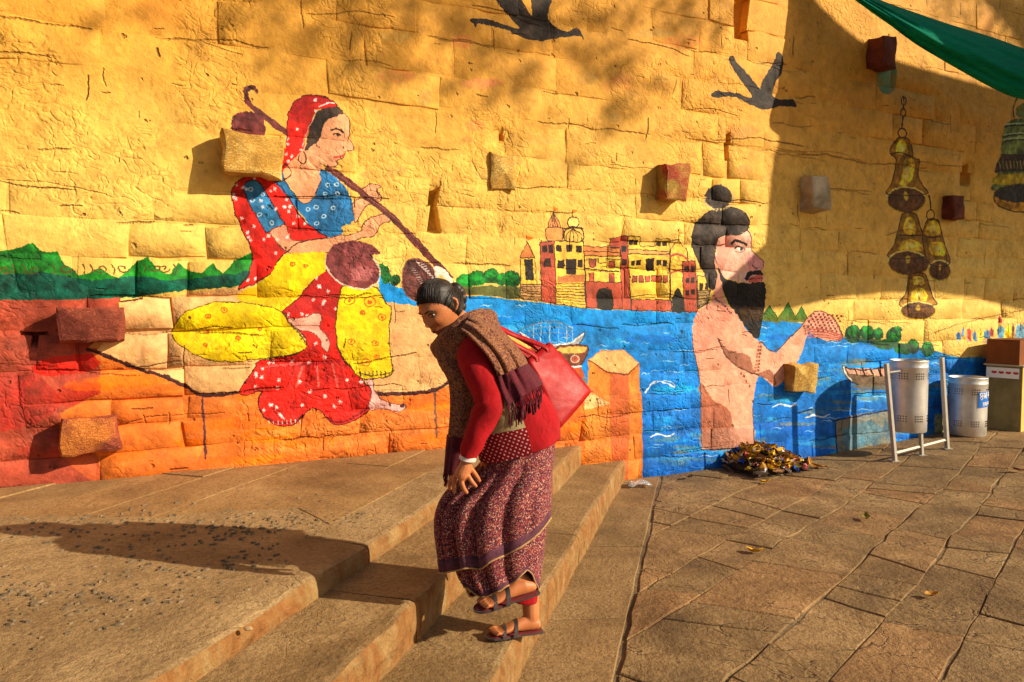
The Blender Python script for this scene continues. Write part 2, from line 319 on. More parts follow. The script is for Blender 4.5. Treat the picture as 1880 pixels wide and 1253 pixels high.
# --- boats (crop D)
hull = [(385, 780), (420, 830), (470, 870), (540, 890), (640, 890), (720, 862), (760, 785), (735, 800), (690, 840), (600, 858), (500, 850), (430, 815)]
fill(hull, (176, 176, 180), D_); stroke(hull, (50, 54, 66), 1.8, D_, closed=True); stroke([(390, 785), (470, 840), (560, 862), (680, 845), (752, 792)], (240, 244, 246), 2.6, D_)
for x in (470, 510, 560, 610, 655, 690): stroke([(x, 730 + abs(x - 580) * .2), (x, 840)], (190, 210, 225), 1.4, D_)
for y in (735, 760, 790): stroke([(440, y + 20), (520, y), (620, y), (695, y + 30)], (130, 150, 170), 1.3, D_)
stroke([(400, 770), (490, 735), (600, 722), (690, 770)], (90, 110, 130), 1.8, D_)
hull2 = [(590, 880), (640, 862), (720, 860), (780, 870), (768, 930), (735, 975), (690, 980), (640, 960), (600, 930)]
fill(hull2, (132, 74, 56), D_, tex=.3); fill([(600, 885), (680, 868), (770, 875), (740, 905), (650, 910)], (224, 196, 112), D_); stroke(hull2, (60, 40, 40), 1.8, D_, closed=True)
stroke(ell(705, 940, 22, 20), (220, 190, 160), 2, D_, closed=True); stroke(ell(705, 940, 12, 10), (200, 90, 70), 2, D_, closed=True)
fill([(640, 985), (740, 980), (730, 990), (650, 994)], (230, 240, 246), D_)
bt = [(200, 700), (240, 712), (330, 716), (460, 705), (470, 780), (430, 800), (300, 800), (235, 770)]
fill(bt, (104, 84, 62), F_, tex=.3); fill([(215, 706), (430, 712), (430, 748), (240, 742)], (232, 178, 152), F_, smooth=False); stroke(bt, (46, 34, 30), 2.4, F_, closed=True)
for x in (262, 305, 350, 395): stroke([(x, 708), (x + 16, 748)], (46, 34, 30), 3, F_)
stroke([(205, 700), (218, 740), (250, 775)], (230, 225, 215), 2.5, F_)
fill([(250, 800), (460, 798), (440, 826), (300, 822)], (120, 106, 84), F_, alpha=.8, soft=.4)
# --- orange post (crop D)
fill([(780, 945), (1075, 965), (1092, 1640), (760, 1640)], (234, 142, 66), D_, smooth=False, tex=.12, big=.15)
fill([(905, 1020), (1012, 1030), (1020, 1250), (1010, 1640), (925, 1640), (905, 1280)], (196, 96, 58), D_, smooth=False, alpha=.75, soft=.3)
fill([(780, 945), (850, 895), (985, 890), (1075, 965), (1010, 1030), (890, 1015)], (246, 196, 132), D_, smooth=False)
stroke([(780, 945), (890, 1018), (1010, 1032), (1075, 965)], (120, 62, 40), 2.6, D_, smooth=False); stroke([(780, 945), (850, 895), (985, 890), (1075, 965)], (210, 140, 90), 1.4, D_, smooth=False)
fill([(760, 1160), (800, 1130), (905, 1200), (760, 1225)], (246, 202, 140), D_, smooth=False)

# --- seated woman with the long lute (crops B and C)
RD, RDK, SK, BL_ = (206, 38, 26), (140, 24, 24), (238, 172, 130), (46, 116, 170)
drape = [(455, 440), (462, 300), (480, 225), (530, 160), (600, 142), (690, 160), (745, 205), (690, 215), (640, 225), (610, 260), (590, 330), (560, 410), (540, 470), (450, 560), (430, 580), (425, 460)]
neckl = [(205, 108), (212, 160), (232, 205), (330, 290), (455, 380), (460, 345), (330, 245), (262, 195), (235, 140), (270, 108), (285, 140), (292, 118), (262, 92), (228, 92)]
fill(neckl, (98, 52, 50), B_, tex=.35, big=.2); fill([(145, 280), (180, 245), (270, 245), (320, 270), (325, 375), (230, 380), (150, 355)], (88, 44, 44), B_, tex=.4, big=.3)
body_red = [(145, 680), (180, 635), (250, 600), (330, 595), (420, 560), (450, 540), (480, 600), (420, 640), (390, 640), (460, 720), (540, 850), (640, 930), (690, 960), (600, 975), (500, 1010), (420, 1080), (370, 1160), (320, 1200), (210, 1253), (180, 1253), (235, 1180), (262, 1080), (240, 1000), (200, 920), (165, 830), (142, 740)]
fill(body_red, RD, B_, tex=.15, big=.15)
arm_up = [(430, 560), (520, 490), (560, 430), (600, 400), (640, 460), (640, 520), (660, 560), (640, 700), (600, 745), (550, 765), (500, 700), (445, 620)]
fill(arm_up, SK, B_)
fill([(360, 610), (420, 580), (450, 640), (500, 710), (555, 765), (610, 735), (650, 640), (660, 570), (760, 640), (820, 720), (850, 840), (820, 880), (770, 905), (775, 945), (690, 955), (600, 900), (540, 830), (470, 740), (400, 660)], BL_, B_, tex=.2, big=.2)
sleeve = [(205, 690), (230, 645), (270, 635), (310, 665), (370, 760), (420, 850), (445, 885), (350, 930), (330, 925), (290, 850), (240, 760)]
fill(sleeve, (56, 124, 172), B_, tex=.2, big=.2); stroke(sleeve, DK, 2, B_, closed=True)
stroke([(345, 932), (395, 912), (448, 886)], (30, 44, 70), 3, B_)
fore = [(360, 925), (445, 890), (470, 940), (500, 985), (600, 975), (720, 960), (860, 935), (890, 900), (920, 860), (1000, 830), (1050, 838), (1060, 860), (1000, 890), (975, 930), (940, 960), (860, 975), (780, 1010), (700, 1045), (600, 1065), (500, 1060), (440, 1030), (390, 980)]
fill(fore, SK, B_); fill([(365, 930), (440, 895), (470, 950), (500, 990), (440, 985)], (232, 130, 110), B_, alpha=.6, soft=.3); stroke(fore, (96, 54, 44), 1.6, B_, closed=True)
hand2 = [(835, 770), (870, 740), (890, 690), (940, 655), (990, 670), (975, 690), (1000, 730), (985, 760), (930, 770), (890, 810), (850, 880), (840, 830)]
fill(hand2, SK, B_); stroke(hand2, (96, 54, 44), 1.5, B_, closed=True)
for k in range(3): stroke([(930 + k * 8, 690 + k * 24), (990 - k * 4, 705 + k * 22)], (120, 66, 52), 1.2, B_)
face = [(690, 280), (740, 255), (790, 250), (818, 290), (824, 350), (815, 395), (838, 440), (838, 462), (800, 468), (790, 480), (780, 505), (745, 520), (748, 545), (710, 562), (660, 545), (620, 510), (625, 440), (640, 380), (660, 310)]
fill(face, SK, B_); stroke(face[2:14], (96, 54, 44), 1.6, B_); fill(ell(690, 440, 45, 40), (236, 150, 110), B_, alpha=.4, soft=.4)
hair = [(560, 460), (575, 400), (590, 330), (615, 265), (650, 225), (700, 205), (745, 210), (785, 245), (740, 265), (690, 290), (662, 330), (650, 390), (630, 420), (600, 440)]
fill(hair, (60, 46, 38), B_, tex=.4, big=.3)
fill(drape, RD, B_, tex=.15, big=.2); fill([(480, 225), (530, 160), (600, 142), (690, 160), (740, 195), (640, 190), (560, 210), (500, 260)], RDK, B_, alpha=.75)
stroke([(640, 210), (690, 188), (740, 190)], (240, 220, 215), 2.2, B_); stroke([(545, 440), (580, 340), (620, 260)], (225, 200, 190), 1.4, B_)
stroke([(712, 348), (745, 340), (785, 360)], (40, 28, 22), 2.6, B_); stroke([(722, 372), (745, 364), (770, 378)], (40, 28, 22), 1.8, B_); fill(ell(750, 374, 9, 8), (40, 30, 26), B_)
stroke([(730, 505), (760, 496), (788, 492)], (190, 70, 60), 3, B_); stroke([(640, 400), (628, 430), (645, 445)], (96, 54, 44), 1.6, B_); stroke([(530, 490), (525, 520), (550, 540), (566, 515), (555, 470)], (70, 40, 26), 2.2, B_)
stroke([(430, 585), (445, 640), (500, 715), (555, 768), (605, 738), (650, 640)], (40, 40, 60), 1.6, B_)
fill([(640, 530), (690, 560), (760, 580), (1080, 840), (1400, 1190), (1425, 1230), (1380, 1210), (1040, 850), (720, 590)], (100, 50, 46), B_, tex=.35, big=.2, smooth=False)
stroke([(690, 565), (800, 650), (1050, 840), (1230, 1010), (1400, 1195)], (92, 46, 42), 7.5, B_); stroke([(700, 560), (800, 640), (1050, 830), (1230, 1000)], (140, 80, 66), 1.6, B_)
for p in body_red[::3]: pass
scatter(body_red, 34, lambda x, y: star(x, y, 3.2), B_); scatter(drape, 9, lambda x, y: star(x, y, 3.0), B_)
for x, y in ((248, 688), (318, 715), (260, 750), (690, 660), (676, 712), (722, 795), (625, 788), (668, 840), (745, 660), (750, 710), (628, 885), (580, 800), (300, 830), (370, 880)): stroke(ell(x, y, 11, 10), (190, 214, 230), 1.6, B_, closed=True)
stroke(body_red, (48, 22, 22), 1.8, B_, closed=True); stroke(drape[:8], (80, 20, 22), 1.8, B_)
# lower body
YL = (246, 212, 28)
red_low = [(640, 405), (720, 345), (800, 250), (865, 195), (950, 260), (955, 300), (935, 390), (925, 480), (920, 560), (945, 650), (1000, 720), (1060, 780), (1110, 840), (1115, 900), (1080, 960), (1000, 1010), (930, 1025), (870, 990), (830, 945), (790, 935), (750, 975), (690, 1025), (620, 1028), (560, 1000), (515, 950), (505, 890), (530, 845), (440, 865), (405, 850), (430, 800), (490, 720), (520, 680), (700, 650), (755, 610), (760, 560), (700, 500), (640, 430)]
fill(red_low, RD, C_, tex=.15, big=.2)
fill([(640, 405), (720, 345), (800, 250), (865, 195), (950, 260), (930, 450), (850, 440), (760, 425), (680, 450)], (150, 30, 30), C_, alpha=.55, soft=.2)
for k in range(7): stroke([(700 + k * 40, 690), (690 + k * 44, 740), (680 + k * 50 - 20 * (k < 3), 820)], (236, 120, 110) if k % 2 else (150, 24, 24), 4, C_, alpha=.65)
stroke([(560, 715), (700, 700), (850, 690), (950, 680)], (150, 20, 22), 6, C_, alpha=.8); stroke([(540, 712), (640, 705), (740, 690)], (236, 110, 100), 4, C_, alpha=.7)
stroke([(540, 985), (620, 1012), (690, 1010), (750, 975)], (110, 16, 18), 4, C_, alpha=.8); stroke([(870, 985), (930, 1010), (1000, 995), (1090, 930)], (110, 16, 18), 4, C_, alpha=.8)
for x in range(560, 740, 24): stroke([(x, 1000), (x + 3, 1020)], (240, 200, 180), 1.6, C_)
scatter(red_low, 40, lambda x, y: star(x, y, 3.6), C_); stroke(red_low, (56, 18, 20), 1.8, C_, closed=True)
lap = [(645, 118), (720, 105), (862, 105), (870, 190), (800, 250), (720, 340), (640, 405), (560, 420), (470, 400), (390, 340), (440, 300), (500, 270), (570, 215), (600, 170)]
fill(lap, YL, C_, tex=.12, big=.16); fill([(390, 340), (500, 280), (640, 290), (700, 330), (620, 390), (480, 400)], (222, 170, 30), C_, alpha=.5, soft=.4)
leg = [(48, 545), (60, 480), (120, 420), (220, 380), (330, 365), (480, 375), (590, 400), (635, 430), (680, 490), (720, 530), (755, 580), (755, 615), (700, 645), (560, 665), (420, 682), (300, 684), (180, 655), (90, 600)]
fill(leg, YL, C_, tex=.12, big=.14); stroke(leg, (86, 66, 14), 1.6, C_, closed=True)
skirt2 = [(955, 285), (1040, 290), (1130, 290), (1160, 320), (1190, 375), (1215, 400), (1205, 520), (1210, 640), (1225, 730), (1200, 760), (1120, 778), (1050, 770), (1000, 715), (940, 630), (918, 540), (925, 420), (940, 340)]
fill(skirt2, YL, C_, tex=.12, big=.14); stroke(skirt2, (70, 50, 14), 2, C_, closed=True)
for x, y, r in ((995, 360, 26), (1100, 365, 30), (1165, 445, 20), (1130, 590, 16), (1000, 580, 18), (1080, 690, 22), (1140, 660, 12), (1065, 425, 10), (325, 412, 16), (238, 445, 14), (235, 530, 10), (400, 560, 12), (515, 515, 10), (220, 600, 10), (690, 165, 10), (760, 175, 10)):
    stroke(ell(x, y, r, r * .8), (204, 110, 20), 2.0, C_, closed=True, alpha=.8); fill(ell(x, y, r * .4, r * .35), (196, 70, 30), C_, alpha=.8)
stroke([(1040, 745), (1120, 762), (1235, 735)], (70, 50, 14), 1.6, C_)
for k in range(8): stroke([(1050 + k * 22, 738 + 3 * math.sin(k)), (1054 + k * 22, 762)], (70, 50, 14), 1.8, C_)
for k in range(9): stroke([(645 + k * 13, 445 + k * 17), (658 + k * 13, 438 + k * 17)], (96, 74, 20), 2, C_)
foot = [(665, 455), (740, 450), (820, 425), (845, 450), (835, 510), (870, 545), (888, 600), (870, 635), (845, 610), (830, 560), (790, 530), (720, 515), (690, 490)]
fill(foot, (240, 180, 160), C_); stroke(foot, (96, 54, 44), 1.5, C_, closed=True)
foot2 = [(1085, 785), (1120, 785), (1130, 840), (1170, 890), (1240, 912), (1290, 915), (1292, 938), (1240, 950), (1160, 935), (1100, 940), (1105, 880), (1112, 840)]
fill(foot2, (246, 190, 180), C_); stroke(foot2, (110, 60, 56), 1.5, C_, closed=True); fill(rect(1262, 914, 1288, 928), (60, 40, 44), C_, smooth=False)
gourd = [(872, 110), (920, 55), (1000, 40), (1090, 50), (1150, 90), (1160, 110), (1115, 120), (1150, 190), (1145, 250), (1090, 290), (1020, 292), (950, 265), (900, 215), (868, 160)]
fill(gourd, (122, 62, 62), C_, tex=.3, big=.2); fill(ell(1060, 215, 60, 40), (190, 120, 120), C_, alpha=.5, soft=.4); stroke([(868, 115), (872, 180), (920, 245), (1000, 290), (1090, 295), (1150, 250), (1155, 190), (1120, 125)], (238, 214, 196), 2.4, C_)
g2 = [(1125, 1160), (1140, 1110), (1190, 1085), (1240, 1095), (1290, 1130), (1310, 1180), (1330, 1253), (1320, 1300), (1220, 1330), (1150, 1300), (1120, 1230)]
fill(g2, (92, 52, 48), B_, tex=.4, big=.3); stroke(g2, (150, 100, 80), 2, B_, closed=True)
for k in range(8): stroke([(1205 + k * 12, 1110 + k * 12), (1235 + k * 10, 1105 + k * 13)], (220, 205, 196), 1.5, B_); stroke([(1170 + k * 8, 1140 + k * 12), (1192 + k * 8, 1140 + k * 12)], (190, 170, 160), 1.3, B_)
stroke([(1200, 1100), (1250, 1150), (1310, 1200)], (220, 205, 196), 1.4, B_)
fill([(1305, 1130), (1330, 1125), (1390, 1175), (1420, 1235), (1400, 1240), (1350, 1180), (1310, 1200)], (238, 226, 210), B_)

# --- bathing man (crop E)
MS = (244, 176, 148)
tor = [(110, 600), (140, 570), (175, 540), (190, 480), (200, 430), (230, 440), (230, 540), (290, 600), (320, 660), (380, 715), (440, 760), (480, 730), (560, 650), (600, 600), (640, 585), (700, 620), (735, 700), (680, 712), (610, 690), (590, 670), (570, 740), (540, 800), (480, 880), (440, 905), (380, 860), (362, 900), (350, 1000), (355, 1130), (345, 1160), (150, 1175), (135, 1150), (130, 980), (125, 860), (100, 760), (92, 680)]
fill(tor, MS, E_, tex=.07, big=.08)
fill([(108, 600), (180, 560), (260, 570), (250, 640), (180, 720), (110, 780), (95, 690)], (238, 150, 130), E_, alpha=.55, soft=.3)
fill([(130, 890), (180, 960), (240, 1000), (270, 1080), (300, 1150), (250, 1168), (150, 1172), (135, 1140), (128, 980)], (172, 104, 78), E_, alpha=.9)
fill([(200, 700), (250, 755), (330, 770), (360, 850), (420, 835), (450, 900), (400, 870), (340, 850), (270, 810), (225, 760)], (150, 96, 74), E_, alpha=.85)
fill([(140, 1100), (345, 1085), (355, 1140), (345, 1162), (150, 1176)], (196, 150, 130), E_, alpha=.6, soft=.4)
stroke([(200, 700), (240, 780), (300, 830), (375, 858)], (84, 50, 40), 2.2, E_); stroke(tor[12:18], (110, 66, 54), 1.6, E_); stroke(tor[-9:], (84, 70, 80), 1.6, E_); stroke([(390, 715), (445, 755), (560, 650)], (90, 56, 44), 1.8, E_)
for k in range(9): fill(ell(388 - k * 2.2, 720 + k * 15, 5, 5), (120, 66, 40), E_); fill(ell(378 - k * 2.2, 722 + k * 15, 4, 4), (120, 66, 40), E_)
for k in range(4): fill(ell(572 + k * 2, 650 + k * 10, 4, 4), (140, 70, 50), E_); fill(ell(584 + k * 2, 648 + k * 10, 4, 4), (140, 70, 50), E_)
for k in range(10): fill(ell(186 + k * 8, 520 + k * 8 + 3 * math.sin(k), 3.5, 4), (70, 40, 40), E_)
for x, y in ((312, 860), (322, 885), (335, 905), (300, 850)): fill(ell(x, y, 4, 7), (120, 60, 50), E_)
for k in range(7):
    for j in range(14):
        x, y = 600 + j * 9.5 - k * 3, 592 + k * 11 + j * .8
        if (j + k) % 2 and y > 580 + abs(x - 640) * .25: fill(rect(x, y, x + 9, y + 9), (110, 46, 40), E_, smooth=False, jit=.2, alpha=.9)
for k in range(4): stroke([(590, 662 + k * 12), (660, 664 + k * 11), (730, 690 + k * 6)], (190, 96, 84), 2.2, E_)
stroke([(640, 583), (700, 618), (736, 702)], (130, 70, 50), 1.6, E_)
hair_m = [(95, 270), (105, 220), (140, 180), (180, 155), (230, 145), (290, 150), (325, 175), (337, 215), (320, 245), (280, 262), (230, 262), (205, 280), (192, 330), (190, 400), (200, 430), (188, 490), (165, 480), (145, 420), (120, 370), (100, 320)]
facem = [(195, 330), (205, 280), (235, 262), (290, 260), (330, 240), (345, 270), (345, 320), (370, 345), (396, 375), (396, 400), (385, 412), (340, 415), (390, 430), (390, 460), (330, 465), (230, 440), (205, 400)]
fill(facem, (244, 190, 168), E_); stroke(facem[4:12], (110, 66, 60), 1.6, E_); fill([(330, 350), (370, 350), (396, 380), (390, 412), (340, 412)], (232, 158, 158), E_, alpha=.8)
fill([(200, 300), (240, 262), (300, 262), (260, 320), (220, 420)], (240, 150, 130), E_, alpha=.5, soft=.4)
fill([(152, 350), (168, 335), (190, 350), (204, 380), (200, 430), (180, 425), (160, 395)], (240, 178, 154), E_); stroke([(152, 350), (168, 335), (190, 350), (200, 385)], (110, 66, 54), 1.6, E_); stroke([(165, 360), (182, 375), (188, 405)], (130, 76, 62), 1.4, E_)
fill(hair_m, (64, 54, 48), E_, tex=.35, big=.3); fill(ell(206, 100, 58, 52), (64, 54, 48), E_, tex=.35, big=.3); stroke(hair_m, (34, 28, 26), 1.6, E_, closed=True)
for k in range(16): 
    a = math.pi * (1.08 - 1.16 * k / 15); fill(ell(207 + 60 * math.cos(a), 112 + 42 * math.sin(a), 5, 5), (206, 182, 130), E_)
stroke([(262, 75), (272, 105), (258, 135)], (220, 200, 150), 1.4, E_)
beard = [(205, 400), (230, 440), (270, 458), (330, 465), (395, 465), (404, 500), (400, 560), (388, 640), (375, 700), (350, 690), (310, 640), (285, 600), (240, 540), (222, 480)]
fill(beard, (34, 28, 24), E_, tex=.35, big=.2); fill([(300, 570), (390, 575), (380, 625), (310, 620)], (96, 66, 34), E_, alpha=.7, soft=.3)  # brown band: sunlight on the lower beard painted into the colour
fill([(318, 440), (340, 418), (385, 412), (392, 432), (350, 430), (328, 455)], (36, 28, 26), E_); fill([(330, 452), (345, 438), (385, 430), (388, 458), (345, 464)], (206, 104, 92), E_); stroke([(335, 450), (388, 444)], (90, 40, 36), 1.4, E_)
stroke([(262, 298), (280, 285), (326, 302)], (34, 26, 24), 4.2, E_); stroke([(274, 322), (292, 310), (318, 322)], (34, 26, 24), 2, E_); fill(ell(298, 320, 12, 7), (240, 230, 220), E_); fill(ell(302, 320, 6, 7), (40, 30, 26), E_); stroke([(276, 330), (296, 334), (316, 328)], (90, 50, 44), 1.3, E_)
stroke([(350, 388), (365, 402), (382, 400)], (110, 60, 60), 1.4, E_)

# --- birds
bird1 = [(65, 115), (80, 105), (125, 108), (210, 128), (262, 150), (330, 160), (300, 120), (250, 70), (215, 20), (190, -30), (300, -40), (350, 30), (398, 95), (395, 20), (400, -40), (510, -40), (495, 20), (480, 90), (500, 130), (540, 165), (590, 178), (630, 160), (655, 168), (666, 195), (672, 218), (655, 195), (610, 200), (560, 205), (500, 215), (420, 222), (350, 205), (300, 185), (255, 165), (200, 148), (110, 132), (95, 148), (85, 130)]
bird2 = [(1365, 515), (1390, 500), (1440, 508), (1500, 515), (1530, 530), (1580, 535), (1572, 500), (1530, 450), (1490, 390), (1460, 330), (1472, 312), (1500, 355), (1545, 400), (1590, 450), (1625, 492), (1640, 450), (1680, 380), (1705, 330), (1722, 292), (1740, 325), (1738, 390), (1710, 440), (1690, 515), (1730, 545), (1790, 545), (1806, 560), (1810, 578), (1780, 575), (1730, 570), (1700, 582), (1650, 590), (1590, 575), (1540, 550), (1490, 528), (1420, 522), (1390, 528)]
for b_ in (bird1, bird2): fill(b_, (52, 42, 34), G_, tex=.35, big=.25); stroke(b_, (50, 40, 32), 3.2 if b_ is bird2 else 1.5, G_, closed=True)
# --- bells
def bell(tr, top, w0, y1, rim, cx, tilt=0):
    pass
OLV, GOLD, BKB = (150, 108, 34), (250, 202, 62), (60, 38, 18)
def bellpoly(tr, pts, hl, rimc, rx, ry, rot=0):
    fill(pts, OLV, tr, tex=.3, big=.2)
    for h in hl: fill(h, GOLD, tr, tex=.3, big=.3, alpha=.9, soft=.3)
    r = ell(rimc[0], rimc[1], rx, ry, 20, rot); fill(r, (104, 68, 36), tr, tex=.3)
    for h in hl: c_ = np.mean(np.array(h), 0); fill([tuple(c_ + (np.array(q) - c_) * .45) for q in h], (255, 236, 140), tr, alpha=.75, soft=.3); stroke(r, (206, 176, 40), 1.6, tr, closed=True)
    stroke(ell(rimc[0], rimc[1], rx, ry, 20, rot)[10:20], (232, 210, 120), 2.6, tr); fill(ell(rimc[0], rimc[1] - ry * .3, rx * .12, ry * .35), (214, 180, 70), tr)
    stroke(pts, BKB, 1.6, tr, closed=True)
for k in range(2): stroke(ell(254 - k * 4, 165 + k * 95, 20, 34), (40, 28, 22), 1.8, I_, closed=True)
stroke([(254, 125), (254, 240)], (40, 28, 22), 1.6, I_); stroke([(246, 290), (240, 330), (234, 390)], (40, 28, 22), 2.4, I_); stroke(ell(236, 430, 34, 40), (50, 34, 20), 2, I_, closed=True)
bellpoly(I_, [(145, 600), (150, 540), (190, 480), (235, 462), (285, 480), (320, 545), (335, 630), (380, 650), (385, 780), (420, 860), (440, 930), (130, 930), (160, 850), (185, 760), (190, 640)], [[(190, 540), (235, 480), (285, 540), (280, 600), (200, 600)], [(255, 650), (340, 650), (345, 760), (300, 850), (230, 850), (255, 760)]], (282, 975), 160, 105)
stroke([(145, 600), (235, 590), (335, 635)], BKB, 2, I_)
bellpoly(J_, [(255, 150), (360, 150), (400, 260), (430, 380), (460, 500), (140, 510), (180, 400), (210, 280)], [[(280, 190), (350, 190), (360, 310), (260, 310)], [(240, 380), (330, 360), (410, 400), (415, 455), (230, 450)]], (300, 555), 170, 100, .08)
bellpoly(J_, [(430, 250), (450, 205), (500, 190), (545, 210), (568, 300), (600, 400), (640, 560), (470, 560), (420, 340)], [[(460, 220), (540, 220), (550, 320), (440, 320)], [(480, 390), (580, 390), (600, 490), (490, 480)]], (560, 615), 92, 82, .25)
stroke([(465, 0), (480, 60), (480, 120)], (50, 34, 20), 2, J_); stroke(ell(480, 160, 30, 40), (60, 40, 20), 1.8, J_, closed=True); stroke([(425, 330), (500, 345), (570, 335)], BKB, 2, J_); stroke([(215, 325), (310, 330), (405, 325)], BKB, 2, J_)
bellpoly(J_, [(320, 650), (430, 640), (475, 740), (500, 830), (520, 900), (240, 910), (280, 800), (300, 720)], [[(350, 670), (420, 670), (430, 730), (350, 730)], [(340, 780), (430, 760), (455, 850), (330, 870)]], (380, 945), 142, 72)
rb = [(1050, 540), (1060, 440), (1110, 340), (1200, 310), (1400, 310), (1500, 480), (1480, 700), (1440, 760), (1450, 830), (1000, 900), (1030, 790), (1000, 740), (1040, 640)]
fill(rb, (120, 130, 70), I_, tex=.35, big=.3); fill([(1010, 690), (1050, 600), (1480, 600), (1480, 740), (1000, 745)], (70, 48, 28), I_, tex=.5, big=.3, smooth=False)
for y in (350, 430, 470): stroke([(1070, y + 15), (1180, y), (1400, y)], (190, 200, 150), 2.4, I_); stroke([(1075, y + 28), (1180, y + 14), (1400, y + 14)], (50, 50, 30), 2.4, I_)
fill([(1040, 770), (1440, 760), (1450, 830), (1030, 850)], (196, 168, 40), I_, tex=.3); fill(ell(1240, 960, 240, 110), (196, 140, 30), I_, tex=.3, big=.3); fill(ell(1240, 925, 235, 75), (50, 44, 36), I_, tex=.3); stroke(ell(1240, 960, 240, 115), (70, 54, 20), 2, I_, closed=True)
for k in range(14): stroke([(1030 + k * 30, 660), (1040 + k * 30, 720)], (150, 130, 60), 2, I_)
stroke([(1160, 300), (1150, 230), (1180, 150), (1230, 120)], (60, 56, 30), 2.4, I_); fill([(1170, 230), (1240, 180), (1300, 220), (1260, 300), (1190, 290)], (120, 120, 50), I_)
# --- tiny bright river front at the right
for x0, y0, w, h, c in ((690, 1120, 40, 65, (70, 130, 190)), (735, 1090, 30, 60, (120, 150, 190)), (782, 1080, 38, 110, (196, 60, 50)), (832, 1110, 30, 90, (80, 130, 180)), (872, 1100, 50, 90, (240, 190, 30)), (920, 1100, 60, 80, (90, 150, 190)), (970, 1090, 40, 70, (210, 90, 80)), (1030, 1070, 60, 100, (110, 170, 196)), (1095, 1060, 50, 110, (244, 190, 30)), (1150, 1060, 20, 110, (90, 60, 40)), (1185, 1050, 75, 120, (130, 180, 205)), (1040, 980, 24, 70, (180, 46, 46))):
    fill([(x0, y0 + h * .25), (x0 + w * .5, y0), (x0 + w, y0 + h * .25), (x0 + w * .9, y0 + h), (x0 + w * .1, y0 + h)], c, J_, smooth=False, tex=.3, big=.3, jit=.8)
    stroke([(x0 + w * .5, y0 - 10), (x0 + w * .5, y0 + h * .5)], (90, 50, 50), 1.0, J_)
for _ in range(30): fill(ell(rng.uniform(690, 1250), rng.uniform(1130, 1210), rng.uniform(6, 16), rng.uniform(4, 10)), [(90, 150, 200), (220, 120, 100), (236, 224, 200)][rng.randint(3)], J_, alpha=.6)
stroke([(500, 1130), (700, 1060), (950, 1000), (1253, 940)], (140, 100, 40), 1.6, J_, alpha=.7)

# hand-painted edges wander with the rough stone: warp the whole painting by a few millimetres
yy, xx = np.meshgrid(np.arange(MH, dtype=np.float32), np.arange(MW, dtype=np.float32), indexing='ij')
WX, WY = fnoise(300, 2, 11), fnoise(300, 2, 12)
IMG = IMG[np.clip((yy + WY * 2.2).astype(int), 0, MH - 1), np.clip((xx + WX * 2.2).astype(int), 0, MW - 1)]
# relief of the stone: lumps, chisel ridges, pits and cracks, in metres
courses = [-.06, .17, .385, .58, .76, .92, 1.12, 1.36, 1.58, 1.83, 2.06, 2.27, 2.47, 2.69, 3.0, 3.24, 3.52, 3.78, 4.06, 4.34, 4.6, 4.88, 5.16, 5.45, 5.75]
CH = fnoise(150, 2, 21); CH2 = fnoise(230, 2, 22); LO = fnoise(36, 4, 23); PT = fnoise(24, 3, 24)
wy, wx = fnoise(90, 2, 25) * 16, fnoise(90, 2, 26) * 22
iy, ix = np.clip((yy + .8 * xx * 0 + wy).astype(int), 0, MH - 1), np.clip((xx * 1.0 + wx).astype(int), 0, MW - 1)
R1 = np.clip(np.abs(CH[iy, ix]) / .13, 0, 1); R2 = np.clip(np.abs(CH2[iy, ix]) / .14, 0, 1)
GR = np.random.RandomState(40).rand(MH, MW).astype(np.float32); GR = (GR + np.roll(GR, 1, 0) + np.roll(GR, 1, 1) + np.roll(GR, (1, 1), (0, 1))) / 2 - 1; CL = fnoise(520, 2, 41)
msk = np.clip((PT + .12) * 3.5, .12, 1)                        # tooled stones beside smoother plaster
REL = .007 * LO + msk * (.0042 * R1 + .0032 * R2) + .0026 * NF * (.5 + .5 * msk) + .003 * NM + .0011 * GR + .0026 * CL * (.35 + .65 * msk)
del WX, WY, CH, CH2, iy, ix, wy, wx, R1, R2
CRK = np.zeros((MH, MW), np.float32); rc = np.random.RandomState(17)
def groove(u, v, w, d):
    x, y = int((u - MU0) * MPM), int((v - MV0) * MPM); k = int(math.ceil(w))
    if not (k < x < MW - k - 1 and k < y < MH - k - 1): return
    g = np.hypot(*np.meshgrid(np.arange(-k, k + 1), np.arange(-k, k + 1))); CRK[y - k:y + k + 1, x - k:x + k + 1] = np.maximum(CRK[y - k:y + k + 1, x - k:x + k + 1], np.clip((w + .6 - g) / 1.2, 0, 1) * d)
def crack(u, v, L, horiz=True, w0=1.6, d0=1.0):
    n = int(L * MPM); ph = rc.uniform(0, 50); a = 0.0
    for i in range(n):
        t = i / n; a = a * .93 + rc.randn() * .22
        if horiz: u += 1 / MPM; v += a * .22 / MPM
        else: v -= 1 / MPM; u += a * .3 / MPM
        w = w0 * (.45 + .9 * abs(math.sin(ph + t * 7 + 3 * math.sin(t * 23)))) * min(1, 8 * t, 8 * (1 - t))
        if w > .35: groove(u, v, w, d0)
for ci, c in enumerate(courses[1:-1]):
    main = abs(c - 3.0) < .01
    for _ in range(9 if not main else 11): crack(rc.uniform(MU0, MU0 + MUW - .5), c + rc.uniform(-.02, .02), rc.uniform(.15, .75) if not main else rc.uniform(.5, 1.3), True, rc.uniform(.6, 1.4) if not main else 1.5, rc.uniform(.4, .9))
for _ in range(80): crack(rc.uniform(MU0, MU0 + MUW), rc.uniform(.3, 5.2), rc.uniform(.05, .22), False, rc.uniform(.7, 1.6), rc.uniform(.4, 1))
for _ in range(230): crack(rc.uniform(MU0, MU0 + MUW), rc.uniform(.2, 5.3), rc.uniform(.03, .16), rc.rand() < .7, rc.uniform(.5, 1.0), rc.uniform(.35, .85))
